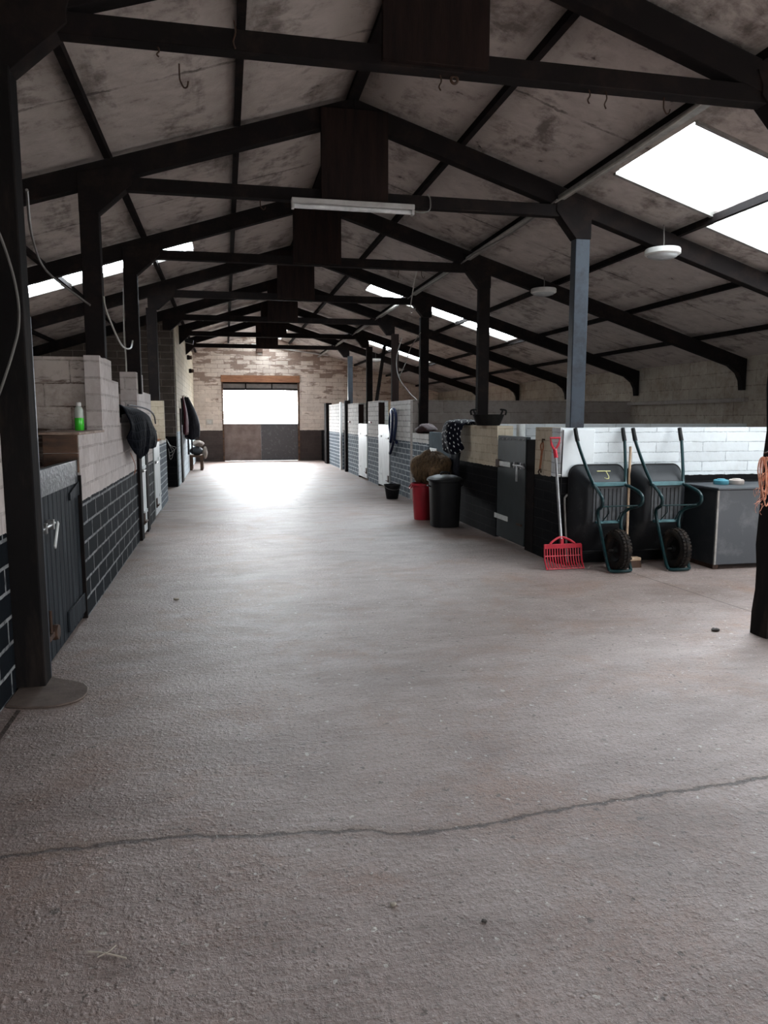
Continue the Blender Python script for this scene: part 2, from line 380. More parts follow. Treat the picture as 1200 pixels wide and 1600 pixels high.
    def blob(s, c, r, n=20, m=12, amp=.0, seed=0, fn=None):
        rnd = random.Random(seed); ph = [rnd.uniform(0, 6.28) for _ in range(6)]
        prof = []
        rings = []
        for i in range(1, m):
            th = PI*i/m; ring = []
            for k in range(n):
                a = 2*PI*k/n
                d = Vector((math.sin(th)*math.cos(a), math.sin(th)*math.sin(a), math.cos(th)))
                q = 1+amp*(math.sin(3*a+ph[0]+2*th)+.7*math.sin(5*a+ph[1]-3*th)+.6*math.sin(4*th+ph[2]+2*a))/2
                p = Vector((d.x*r[0]*q, d.y*r[1]*q, d.z*r[2]*q))
                if fn: p = fn(p)
                ring.append((p.x+c[0], p.y+c[1], p.z+c[2]))
            rings.append(ring)
        return s.rings(rings, True, True)
    def build(s, name, mat, parent=None, bevel=0., subsurf=0, solid=0.):
        off = Vector((0, 0, 0)); q = parent
        while q is not None: off += q.location; q = q.parent
        me = bpy.data.meshes.new(name)
        me.from_pydata([Vector(v)-off for v in s.v], [], s.f)
        me.polygons.foreach_set('use_smooth', s.smooth)
        if s.uv:
            l = me.uv_layers.new(name='UVMap')
            for lp in me.loops: l.data[lp.index].uv = s.uv[lp.vertex_index]
        me.materials.append(M[mat] if isinstance(mat, str) else mat)
        me.validate(); me.update()
        me.set_sharp_from_angle(angle=math.radians(42))
        o = bpy.data.objects.new(name, me); COL.objects.link(o)
        if parent is not None: o.parent = parent
        if solid:
            md = o.modifiers.new('solid', 'SOLIDIFY'); md.thickness = solid; md.offset = 0
        if bevel:
            md = o.modifiers.new('bevel', 'BEVEL'); md.width = bevel; md.segments = 2; md.limit_method = 'ANGLE'
        if subsurf:
            md = o.modifiers.new('sub', 'SUBSURF'); md.levels = md.render_levels = subsurf
        return o

def catmull(P, k, closed=False):
    out = []; n = len(P)
    for i in range(n if closed else n-1):
        if closed: a, b, c, d = P[i-1], P[i], P[(i+1) % n], P[(i+2) % n]
        else: a, b, c, d = P[max(i-1, 0)], P[i], P[i+1], P[min(i+2, n-1)]
        for j in range(k):
            t = j/k
            out.append(.5*((2*b)+(-a+c)*t+(2*a-5*b+4*c-d)*t*t+(-a+3*b-3*c+d)*t**3))
    if not closed: out.append(P[-1])
    return out

def tag(o, label=None, cat=None, group=None, kind=None):
    if label: o['label'] = label
    if cat: o['category'] = cat
    if group: o['group'] = group
    if kind: o['kind'] = kind
    return o
def thing(name, loc, label, cat, group=None):
    o = bpy.data.objects.new(name, None); o.empty_display_size = .1; COL.objects.link(o); o.location = loc
    return tag(o, label, cat, group)
def copy_tree(o, parent=None):
    c = o.copy(); COL.objects.link(c); c.parent = parent
    for ch in list(o.children): copy_tree(ch, c)
    return c
def struct(o, label, cat): return tag(o, label, cat, kind='structure')
def interp(tab, x):
    if x <= tab[0][0]: return tab[0][1]
    for (a, b), (c, d) in zip(tab, tab[1:]):
        if x <= c: return b+(d-b)*(x-a)/(c-a)
    return tab[-1][1]

# ------------------------------------------------------------------ the building
XR, ZR, SL = 1.21, 4.42, .311
XO_L, XO_R = -5.25, 7.65
Y0, YE = -3.0, 26.4
def roof_z(x): return ZR-SL*abs(x-XR)

struct(MB().box(XO_L, XO_R+.2, Y0-.3, YE+.3, -.12, 0).build('floor', 'floor'), 'worn grey-brown concrete floor of the stable aisle with a long crack across it', 'floor')
gm = simple('pale_yard_concrete', (.42, .41, .39), .9)
struct(MB().box(-40, 45, -40, 70, -.3, -.125).build('ground', gm), 'pale concrete yard outside the barn', 'ground')

# roof sheets laid cell by cell, leaving the rooflights open
PUR = [1.04, 2.14, 3.34, 4.49, 5.6]          # purlin offsets from the ridge
holes_R = [(2.30, 3.33, 5.25, 6.45), (3.35, 5.6, 5.25, 6.68), (1.5, 4.42, 13.6, 14.45), (2.5, 4.42, 19.35, 20.7), (.06, .74, 22.9, 26.25)]   # distance down the slope from the ridge, then along the barn; last one added unseen to light the end wall
holes_L = [(1.60, 4.30, 10.75, 11.62)]
roof = MB()
def roof_side(sg, holes):
    us = sorted({0., 6.46 if sg < 0 else 6.5, *[h for q in holes for h in q[:2]]})
    ys = sorted({Y0-.2, YE+.2, *[h for q in holes for h in q[2:]]})
    for u0, u1 in zip(us, us[1:]):
        for y0, y1 in zip(ys, ys[1:]):
            if any(q[0]-1e-4 <= u0 and u1 <= q[1]+1e-4 and q[2]-1e-4 <= y0 and y1 <= q[3]+1e-4 for q in holes): continue
            pts = [(XR+sg*u0, ZR-SL*u0), (XR+sg*u1, ZR-SL*u1), (XR+sg*u1, ZR-SL*u1+.05), (XR+sg*u0, ZR-SL*u0+.05)]
            roof.prism(pts, 'y', y0, y1)
roof_side(1, holes_R); roof_side(-1, holes_L)
ceil = struct(roof.build('ceiling', 'ceiling'), 'pitched underside of the roof in mould-stained white sheets', 'ceiling')
for sg in (1, -1):
    for u in PUR:
        x = XR+sg*u; z = roof_z(x)
        MB().box(x-.028, x+.028, Y0, YE, z-.055, z+.012).build('purlin', 'steel', ceil)
MB().box(XR-.05, XR+.05, Y0, YE, ZR-.06, ZR-.005).build('ridge_board', 'steel', ceil)

wl = ['upper pane of the bright rooflight at the upper right, next to the cable tray', 'lower larger part of the bright rooflight at the upper right edge of the picture', 'bright rooflight in the right roof slope behind the third post on the right', 'furthest bright rooflight in the right roof slope, near the end wall', 'added narrow rooflight beside the ridge, hidden from view, brightening the end wall', 'bright rooflight in the left roof slope above the left stalls']
PORTALS = []
for i, (sg, q) in enumerate([(1, h) for h in holes_R]+[(-1, h) for h in holes_L]):
    x0, x1 = XR+sg*q[0], XR+sg*q[1]
    root = tag(MB().prism([(x0, ZR-SL*q[0]+.035), (x1, ZR-SL*q[1]+.035), (x1, ZR-SL*q[1]+.043), (x0, ZR-SL*q[0]+.043)], 'y', q[2]-.02, q[3]+.02).build('window_%d' % (i+1), 'pane'), wl[i], 'rooflight', kind='structure')
    fr = MB()
    for yy in (q[2], q[3]):
        fr.prism([(x0, ZR-SL*q[0]-.02), (x1, ZR-SL*q[1]-.02), (x1, ZR-SL*q[1]+.03), (x0, ZR-SL*q[0]+.03)], 'y', yy-.02, yy+.02)
    fr.build('window_frame', 'conduit', root)
    PORTALS.append((sg, q))

# walls ------------------------------------------------------------
def wall(name, bx, mat, label, parent=None):
    return struct(MB().box(*bx).build(name, mat), label, 'wall')
# outer shell
struct(MB().box(XO_R, XO_R+.2, Y0-.2, .8, 0, 2.42).box(XO_R, XO_R+.2, 3.8, YE+.2, 0, 2.42).box(XO_R, XO_R+.2, .8, 3.8, 2.25, 2.42).build('wall_right', 'wall_outer'), 'grey-cream block outer wall under the right eaves', 'wall')
wall('wall_left', (XO_L-.2, XO_L, Y0-.2, YE+.2, 0, 2.45), 'wall_part', 'dark outer wall behind the left stalls')
struct(MB().box(XO_R-.08, XO_R, 9.8, YE, 1.74, 1.8).build('trim_1', 'wall_rev'), 'plank ledge along the outer wall behind the right stalls', 'trim')
DX0, DX1, DZ = -.10, 2.57, 2.95
g1 = [(XO_L, 0), (DX0, 0), (DX0, roof_z(DX0)), (XO_L, roof_z(XO_L))]
g2 = [(DX1, 0), (XO_R, 0), (XO_R, roof_z(XO_R)), (DX1, roof_z(DX1))]
g3 = [(DX0, DZ), (DX1, DZ), (DX1, roof_z(DX1)), (XR, ZR), (DX0, roof_z(DX0))]
struct(MB().prism(g1, 'y', YE, YE+.22).prism(g2, 'y', YE, YE+.22).prism(g3, 'y', YE, YE+.22).build('wall_end', 'wall_end'), 'far end wall of flaking white brick with a dark painted base', 'wall')
f1 = [(XO_L, 0), (.1, 0), (.1, roof_z(.1)), (XO_L, roof_z(XO_L))]
f2 = [(2.5, 0), (XO_R, 0), (XO_R, roof_z(XO_R)), (2.5, roof_z(2.5))]
f3 = [(.1, 2.3), (2.5, 2.3), (2.5, roof_z(2.5)), (XR, ZR), (.1, roof_z(.1))]
struct(MB().prism(f1, 'y', Y0-.2, Y0).prism(f2, 'y', Y0-.2, Y0).prism(f3, 'y', Y0-.2, Y0).build('wall_front', 'wall_part'), 'front wall of the barn behind the camera with an open doorway', 'wall')

# left row
XL = -1.06
wall('wall_left', (-1.42, -1.17, Y0, 4.28, 0, 1.42), 'wall_left', 'white over black block wall beside the nearest left post')
lw = MB().box(-1.31, XL, 5.82, 8.05, 0, 1.375).box(-1.31, XL, 8.05, 9.36, 0, 1.45).box(-1.19, XL, 6.93, 7.62, 1.375, 2.04).box(-1.22, XL, 7.62, 8.05, 1.375, 1.86)
struct(lw.build('wall_left', 'wall_left'), 'white over black block wall with pale mortar lines beside the plank door, stepping up to a pier', 'wall')
struct(MB().box(XO_L, -1.312, 7.0, 7.15, 0, 2.03).box(-1.3119, -1.192, 7.0, 7.15, 1.377, 2.03).build('wall_left', 'wall_part'), 'flaking white cross wall behind the green bottle, under the second left post', 'wall')
MB_ = MB().box(-1.25, XL, 9.66, 10.42, 1.31, 2.06).box(-1.25, XL, 10.42, 11.4, 0, 1.84)
struct(MB_.build('wall_left', 'wall_left'), 'narrow stepped block pier behind the draped black rug', 'wall')
wall('wall_left', (XO_L, -1.22, 9.8, 9.98, 0, 1.8), 'wall_part', 'white cross wall under the third left post')
struct(MB().box(-1.25, XL, 12.42, 14.0, 0, 1.13).build('wall_left', 'wall_far'), 'low blue-black brick wall with white mortar on the left, before the bare brick room', 'wall')
wall('wall_left', (XO_L, -.99, 12.78, 12.95, 1.135, 1.78), 'wall_cream_warm_lit', 'cream block pier under the fourth left post')
struct(MB().prism([(XO_L, 0), (-1.26, 0), (-1.26, roof_z(-1.26)), (XO_L, roof_z(XO_L))], 'y', 16.75, 16.95).prism([(-1.2599, 0), (XL+.01, 0), (XL+.01, roof_z(XL)), (-1.2599, roof_z(-1.26))], 'y', 16.75, 16.95).build('wall_left', 'wall_room'), 'bare brown brick wall of the left room facing the camera, black at its foot', 'wall')
wall('wall_left', (-1.26, XL+.03, 16.951, YE, 0, 3.66), 'wall_room_side', 'cream brick side wall of the left room, bluish shadow coloured into its lower bricks')

# right row
XW = 3.32
fw = MB().box(XW, XO_R, 7.0, 7.2, 0, 1.4)
struct(fw.build('wall_right', 'wall_barrow'), 'white over black block wall the wheelbarrows lean against', 'wall')
wall('wall_right', (XW, 3.53, 7.2, 7.62, 0, 1.4), 'wall_cream_warm_lit', 'short wall end, coloured cream for its less blue light, with the orange strap hanging on it')
wall('wall_right', (XW, 3.53, 8.8, 10.38, 0, 1.4), 'wall_cream_warm_lit', 'cream over black block wall under the black rubber tub')
wall('wall_right', (3.54, XO_R, 9.8, 9.98, 0, 1.415), 'wall_barrow', 'white cross wall seen through the gap above the dark stable door')
wall('wall_right', (XW, 3.53, 12.02, 13.1, 0, 1.23), 'wall_far', 'low brick wall carrying the maroon cloth')
wall('wall_right', (XW, XO_R, 13.1, 13.28, 0, 1.82), 'wall_rev', 'tall grey-white planked partition crossing the right stalls')
wall('wall_right', (XW, 3.53, 13.28, 14.95, 0, 1.83), 'wall_far', 'white over blue-black brick wall where the navy hose hangs')
wall('wall_right', (XW, 3.53, 16.15, 17.43, 0, 1.88), 'wall_far', 'white over blue-black brick pier between the two white stable doors')
wall('wall_right', (XW, 3.53, 18.68, 20.4, 0, 1.88), 'wall_far', 'white over blue-black brick wall just past the second white door')
wall('wall_right', (XW, 3.53, 21.45, 24.25, 0, 1.92), 'wall_far', 'furthest white over blue-black brick wall on the right')
wall('wall_right', (3.54, XO_R, 16.16, 16.3, 0, 1.86), 'cream_board', 'cream-brown boarded cross wall above the nearer white door')
wall('wall_right', (3.54, XO_R, 18.69, 18.85, 0, 1.86), 'raw_wood', 'orange-brown boarded cross wall above the further white door')

struct(MB().box(3.335, 3.69, 6.986, 6.999, .905, 1.385).build('trim_13', 'white_panel', bevel=.003), 'smooth white rendered panel at the corner above the red fork', 'trim')
# end of the left wall: boards and ledge
struct(MB().box(-1.305, XL-.005, 5.79, 5.818, 1.245, 1.375).box(-1.305, XL-.005, 5.79, 5.818, 1.10, 1.24).build('trim_2', 'end_wood', bevel=.004), 'two brown boards capping the wall end above the plank door', 'trim')
struct(MB().box(-1.33, XL+.012, 5.785, 6.95, 1.376, 1.396).build('trim_3', 'ledge', bevel=.004), 'dusty ledge under the green bottle', 'trim')
struct(MB().box(-1.27, XL+.01, 12.42, 12.775, 1.131, 1.16).build('trim_4', 'raw_wood', bevel=.004), 'wooden ledge below the cream pier on the left', 'trim')
struct(MB().prism([(-1.165, 4.03), (-1.05, 3.99), (-.95, 3.975), (-.87, 3.99), (-.81, 4.03), (-.785, 4.08), (-.775, 4.15), (-.785, 4.23), (-.82, 4.3), (-.88, 4.35), (-.96, 4.40), (-1.02, 4.45), (-1.165, 4.45)], 'z', 0, .012).build('trim_5', 'patch', bevel=.008), 'brown concrete patch on the floor at the foot of the nearest left post', 'floor patch')

# ------------------------------------------------------------------ posts and trusses
TY = [4.37, 7.06, 9.9, 12.86, 15.78, 18.7, 21.7]
XPL, XPR = -1.1, 3.5
def make_truss(XPR, gi, label):
    r = thing('roof_truss', (0, 0, 0), label, 'roof truss', 'roof trusses across the barn')
    for sg in (1, -1):
        m = MB(); e = 6.42 if sg > 0 else 6.4
        top = lambda u: ZR-SL*u-.05
        m.prism([(XR+sg*.0, top(0)), (XR+sg*e, top(e)), (XR+sg*e, top(e)-.19), (XR+sg*.0, top(0)-.19)], 'y', -.055, .055)
        m.build('rafter', 'steel', r, bevel=.006)
        m = MB(); a = XR+sg*(e-.28); b = XR+sg*e   # curved foot at the wall
        zt = top(e)-.16
        m.prism([(a, zt+.06), (b, zt+.02), (b, zt-.30), (b-sg*.05, zt-.30), (b-sg*.07, zt-.16), (b-sg*.13, zt-.05)], 'y', -.05, .05)
        m.build('rafter_foot', 'steel', r)
    MB().box(XPL+.05, XPR-.06, -.05, .05, 3.455, 3.565).build('tie_beam', 'steel', r, bevel=.006)
    MB().box(.905, 1.525, -.09, -.052, 3.472, 4.26).build('king_plate', 'brown_board', r, bevel=.004)
    for px, sg, gi_ in ((XPL, 1, .36), (XPR, -1, gi)):
        zt = roof_z(px)-.1
        m = MB().prism([(px-sg*.08, 3.25), (px+sg*.08, 3.25), (px+sg*gi_, 3.5), (px+sg*gi_, 3.56), (px+sg*(gi_+.04), zt+.09), (px-sg*.08, zt-.03)], 'y', -.065, .065)
        m.build('gusset', 'steel', r, bevel=.004)
    return r
TL = ['roof truss nearest the camera, iron hooks along its tie beam', 'second roof truss from the camera, with the strip light under it', 'third roof truss from the camera, behind the strip light', 'fourth roof truss from the camera, at the middle of the aisle', 'fifth roof truss from the camera, where the bare brick room begins', 'sixth roof truss from the camera, second before the end wall', 'last roof truss, closest to the far end wall']
tr1 = make_truss(3.66, .33, TL[0]); tr0 = make_truss(XPR, .29, TL[1])
for i, y in enumerate(TY):
    t = (tr1, tr0)[i] if i < 2 else copy_tree(tr0)
    t['label'] = TL[i]
    if i != 1: t.location = (0, y, 0)
tr0.location = (0, TY[1], 0)

def post(x, y, z0, w, d, mat, label, side):
    r = thing('roof_post', (x, y, z0), label, 'post', 'posts carrying the roof trusses')
    m = MB(); a, b = x-w/2, x+w/2; c, e = y-d/2, y+d/2
    m.box(a, b, c, e, z0, 3.27); m.build('post_shaft', mat, r, bevel=.008)
    return r
pL = [post(-1.105, 4.365, 0, .165, .15, 'post_black', 'broad black timber post nearest the camera on the left, standing on the floor', 1),
      post(XPL, 7.06, 2.03, .16, .12, 'steel', 'black post on the white pier by the green bottle, second on the left', 1),
      post(XPL, 9.9, 1.8, .16, .12, 'steel', 'black post rising behind the draped rug, third on the left', 1),
      post(XPL-.03, 12.86, 1.78, .16, .12, 'steel', 'dark post on the cream pier, fourth on the left', 1)]
RL = ['rough black timber post at the right edge with the orange twine', 'blue-grey post standing on the wall above the red fork', 'black post behind the rubber tub, third on the right', 'black post on the tall planked partition, fourth on the right', 'brown-stained post above the wall with the navy hose', 'dark post by the leaning strut, sixth on the right', 'pale grey post nearest the end wall on the right']
# first one is a trunk-like timber
r = thing('roof_post', (3.56, 4.33, 0), RL[0], 'post', 'posts carrying the roof trusses')
rings = []
for i in range(22):
    z = 3.3*i/21; w = .105+(.012*math.exp(-z*2.2))+.006*math.sin(i*1.9)
    ring = []
    for k in range(16):
        a = 2*PI*k/16; q = 1/max(abs(math.cos(a)), abs(math.sin(a)))**.75
        ring.append((3.675+w*q*math.cos(a)*.9+.006*math.sin(i*.9), 4.34+w*.75*q*math.sin(a), z))
    rings.append(ring)
MB().rings(rings, True, True).build('post_shaft', 'post_black', r)
bz = [1.4, 1.4, 1.82, 1.83, 1.88, 0]
for i, (y, z, w, mt) in enumerate([(7.06, 1.4, .155, 'post_blue'), (9.9, 1.415, .155, 'steel'), (13.02, 1.23, .155, 'steel'), (15.7, 0, .15, 'brown_board'), (18.6, 0, .15, 'steel'), (21.55, 0, .14, 'post_blue')]):
    x = XPR
    post(x+(.08 if i > 2 else 0), y, z, w, .11, mt, RL[i+1], -1)
ml = thing('roof_strut', (3.6, 17.3, 1.86), 'thin dark strut leaning from the brick pier up to the right roof', 'strut')
MB().tube([(3.42, 16.9, 1.88), (3.62, 16.9, 3.2)], .04, 6).build('strut_bar', 'steel', ml)

# ------------------------------------------------------------------ end doorway
d = thing('barn_door', (DX0, YE+.1, 0), 'closed pair of dark half doors in the far bright doorway', 'door')
MB().box(DX0+.05, 1.213, YE+.08, YE+.13, .004, 1.3).build('door_leaf', simple('brown_grey_door_sheet', (.16, .115, .10), .6, 0., (.25, .2, .18), 3, .4, .7), d, bevel=.005)
MB().box(1.215, DX1-.06, YE+.085, YE+.135, .004, 1.3).build('door_leaf', simple('dark_grey_door_sheet', (.09, .085, .09), .55, 0., (.2, .2, .21), 9, .55, .75), d, bevel=.005)
e = struct(MB().box(DX0, DX0+.05, YE-.02, YE+.2, 0, DZ).box(DX1-.06, DX1, YE-.02, YE+.2, 0, DZ).build('door_1', 'end_wood', bevel=.004), 'timber frame of the bright doorway in the end wall', 'door frame')
MB().box(DX0-.02, DX1+.02, YE-.04, YE+.2, 2.73, 2.96).build('lintel', 'raw_wood', e, bevel=.006)
tb = MB().box(DX0+.05, DX1-.06, YE+.05, YE+.1, 2.45, 2.52).box(DX0+.05, DX1-.06, YE+.05, YE+.1, 2.68, 2.73)
for x in (.72, 1.62): tb.box(x-.02, x+.02, YE+.05, YE+.1, 2.5, 2.7)
tb.build('transom_frame', 'steel', e)
MB().box(DX0+.05, DX1-.06, YE+.07, YE+.08, 2.5, 2.68).build('transom_panel', simple('dusty_transom_sheet', (.2, .18, .17), .4), e)

# ------------------------------------------------------------------ stable doors
def strap(parent, x, y0, y1, z, mat='white_strap', h=.06):
    MB().box(x-.012, x, min(y0, y1), max(y0, y1), z-h/2, z+h/2).build('hinge_strap', mat, parent, bevel=.004)
def bolt_R(parent, x, y, z, s=-1):
    b = MB().box(x-.012, x, y-.12, y+.12, z-.02, z+.02).tube([(x-.028, y-.15, z), (x-.028, y+.13, z)], .012, 8)
    b.box(x-.045, x-.02, y-.01, y+.025, z-.17, z).build('bolt', 'pole_metal', parent)

# left plank door
d = thing('stable_door', (XL-.02, 5.14, 0), 'black plank stable door beside the nearest left post, scuffed metal along its top', 'door', 'stable half doors')
yb = 4.5; n = 11
m = MB()
for i in range(n):
    a = 4.50+1.28*i/n; m.box(-1.115, -1.078, a+.004, a+1.28/n-.004, .02, 1.17)
m.box(-1.113, -1.088, 4.5, 5.78, .05, 1.17)
m.build('plank_leaf', 'dark_door', d, bevel=.004)
MB().box(-1.118, -1.072, 4.49, 5.785, 1.03, 1.195).build('metal_edge', 'dull_sheet', d, bevel=.004)
MB().box(-1.077, -1.062, 5.2, 5.78, .06, .20).build('kick_board', 'dark_door', d, bevel=.003)
MB().prism([(5.45, .98), (5.78, 1.04), (5.78, .94), (5.45, .93)], 'x', -1.076, -1.066).build('hinge_strap', 'dark_door', d)
b = MB().box(-1.078, -1.06, 4.52, 4.86, .845, .875)
b.tube([(-1.045, 4.5, .86), (-1.045, 4.82, .86)], .012, 8).box(-1.075, -1.03, 4.56, 4.59, .83, .89).box(-1.075, -1.03, 4.74, 4.77, .83, .89)
b.build('bolt', 'bolt_metal', d, bevel=.002)
MB().obox((-1.03, 4.80, .79), (.005, 0, 0), (0, .014, -.01), (0, .06, .07)).build('bolt_lever', 'white_strap', d, bevel=.003)
MB().box(-1.078, -1.05, 4.53, 4.56, .14, .36).box(-1.078, -1.04, 4.53, 4.66, .19, .22).tube([(-1.05, 4.62, .2), (-1.05, 4.62, .36)], .009, 8).lathe([(.0, -1.07), (.045, -1.07), (.05, -1.05), (.045, -1.03), (.0, -1.03)], (0, 4.72, .2), 16, 'x').build('kick_bolt', 'rust', d)
jb = struct(MB().box(-1.2, -1.03, 4.441, 4.485, 0, 2.05).build('trim_6', 'post_blue', bevel=.004), 'blue-grey door jamb fixed along the side of the nearest left post', 'trim')
struct(MB().box(-1.2, -1.055, 5.787, 5.815, 0, 1.08).build('trim_7', 'steel'), 'black jamb on the wall side of the plank door', 'trim')

# left further doors
def leaf_door(name, x0, x1, y0, y1, z0, z1, mat, label, face, hard=True, cap=None):
    d = thing(name, ((x0+x1)/2, (y0+y1)/2, 0), label, 'door', 'stable half doors')
    m = MB().box(x0, x1, y0, y1, z0, z1); k = max(3, int((y1-y0)/.16))
    for i in range(1, k):
        a = y0+(y1-y0)*i/k
    m.build('door_leaf', mat, d, bevel=.006)
    fx = x1 if face > 0 else x0
    if hard:
        MB().box(fx-(.012 if face < 0 else 0), fx+(.012 if face > 0 else 0), y0+.03, y0+.22, z1-.30, z1-.26).tube([(fx+face*.025, y0-.03, z1-.28), (fx+face*.025, y0+.2, z1-.28)], .012, 6).build('bolt', 'bolt_metal', d)
        MB().box(fx-(.014 if face < 0 else 0), fx+(.014 if face > 0 else 0), y0+.03, y0+.14, .16, .30).tube([(fx+face*.03, y0-.02, .2), (fx+face*.03, y0+.16, .2)], .014, 6).build('kick_bolt', 'rust', d)
        for z in (z1-.25, .3):
            MB().box(fx-(.010 if face < 0 else 0), fx+(.010 if face > 0 else 0), y1-.34, y1-.01, z-.02, z+.02).build('hinge_strap', mat, d)
    return d
leaf_door('stable_door', -1.12, XL+.02, 9.66, 10.12, .04, 1.12, 'white_door', 'narrow white stable door just below the draped black rug', 1)
struct(MB().box(-1.2, XL+.03, 9.4, 9.64, 0, 1.3).box(-1.2, XL+.03, 10.16, 10.42, 0, 1.3).build('trim_8', 'steel', bevel=.004), 'black jambs either side of the narrow white door on the left', 'trim')
leaf_door('stable_door', -1.12, XL+.015, 11.47, 12.38, .04, 1.12, 'white_door', 'white stable door on the left below the cream pier', 1)
struct(MB().box(-1.2, XL, 11.402, 11.46, 0, 1.14).build('trim_9', 'steel'), 'black jamb of the left white door below the cream pier', 'trim')
struct(MB().box(-1.1, XL+.06, 17.85, 18.45, 0, 1.72).build('door_2', 'steel', bevel=.006), 'dark doorway edge in the side wall of the left room', 'door')

# right doors
d = leaf_door('stable_door', XW-.01, XW+.05, 7.86, 8.74, .03, 1.285, 'door_metal', 'dark grey-green metal stable door right of the cream wall, white hinges', -1, hard=False)
rv = MB()
for i in range(7): rv.lathe([(.014, XW-.016), (.010, XW-.022), (0, XW-.024)], (0, 7.92+i*.125, 1.25), 8, 'x')
rv.build('rivet_row', 'bolt_metal', d)
strap(d, XW-.01, 8.30, 8.66, .945); strap(d, XW-.01, 8.36, 8.80, .285)
MB().box(XW-.03, XW-.005, 8.66, 8.76, .90, .99).build('hinge_knuckle', 'rust', d)
MB().box(XW-.022, XW-.01, 7.88, 8.16, .925, .945).tube([(XW-.04, 7.85, .955), (XW-.04, 8.15, .955)], .011, 8).box(XW-.048, XW-.012, 7.91, 7.935, .92, .99).box(XW-.048, XW-.012, 8.10, 8.125, .92, .99).build('bolt', 'pole_metal', d)
MB().box(XW-.05, XW-.035, 8.02, 8.055, .77, .95).build('bolt_lever', 'pole_metal', d, bevel=.004)
MB().box(XW-.03, XW-.01, 7.92, 8.06, .26, .28).build('kick_bolt', 'rust', d)
struct(MB().box(XW-.005, XW+.12, 7.622, 7.85, 0, 1.26).build('trim_10', 'steel', bevel=.004), 'black jamb between the metal stable door and the cream wall end', 'trim')
pp = thing('white_pipe', (3.75, 8.75, 0), 'pale pipe standing behind the dark metal stable door', 'pipe')
MB().tube([(3.66, 8.86, 0), (3.66, 8.86, 1.42)], .055, 12).build('pipe_length', 'white_strap', pp)
d = leaf_door('stable_door', XW+.0, XW+.05, 10.44, 11.98, .03, 1.27, 'grey_door', 'blue-grey stable door behind the hay, white hinge by its edge', -1, hard=False)
strap(d, XW, 11.5, 11.9, .98); strap(d, XW, 11.5, 11.9, .25)
leaf_door('stable_door', XW-.02, XW+.04, 15.0, 16.1, .05, 1.36, 'white_door', 'nearer of the two tall white stable doors on the right', -1)
leaf_door('stable_door', XW-.02, XW+.04, 17.48, 18.64, .05, 1.36, 'white_door', 'further of the two tall white stable doors on the right', -1)
for k, (y, lb) in enumerate([(16.12, 'dark jamb above the nearer white stable door on the right'), (18.655, 'dark jamb above the further white stable door on the right')]):
    struct(MB().box(XW-.01, XW+.12, y-.022, y+.022, 0, 1.84).build('trim_%d' % (11+k), 'brown_board'), lb, 'trim')
p = thing('gate_post', (XW, 20.55, 0), 'black gate post with a white edge past the second white door', 'post')
MB().box(XW-.06, XW+.09, 20.5, 20.66, 0, 1.98).build('post_shaft', 'steel', p, bevel=.006)
MB().box(XW-.075, XW-.02, 21.3, 21.44, 0, 1.95).build('white_edge', 'white_door', p)
leaf_door('stable_door', XW+.02, XW+.06, 20.68, 21.28, .04, 1.15, 'steel', 'low black door between the gate post and the furthest right wall', -1, hard=False)
struct(MB().box(XW-.09, XW+.1, 24.28, 24.75, 0, 1.98).build('door_3', 'steel', bevel=.006), 'tall black door edge at the end of the right stall row', 'door')
struct(MB().box(XW+.02, XW+.2, 24.76, YE-.01, 0, 1.05).build('baseboard_right', 'wall_room'), 'black painted low wall in the far right corner', 'wall')

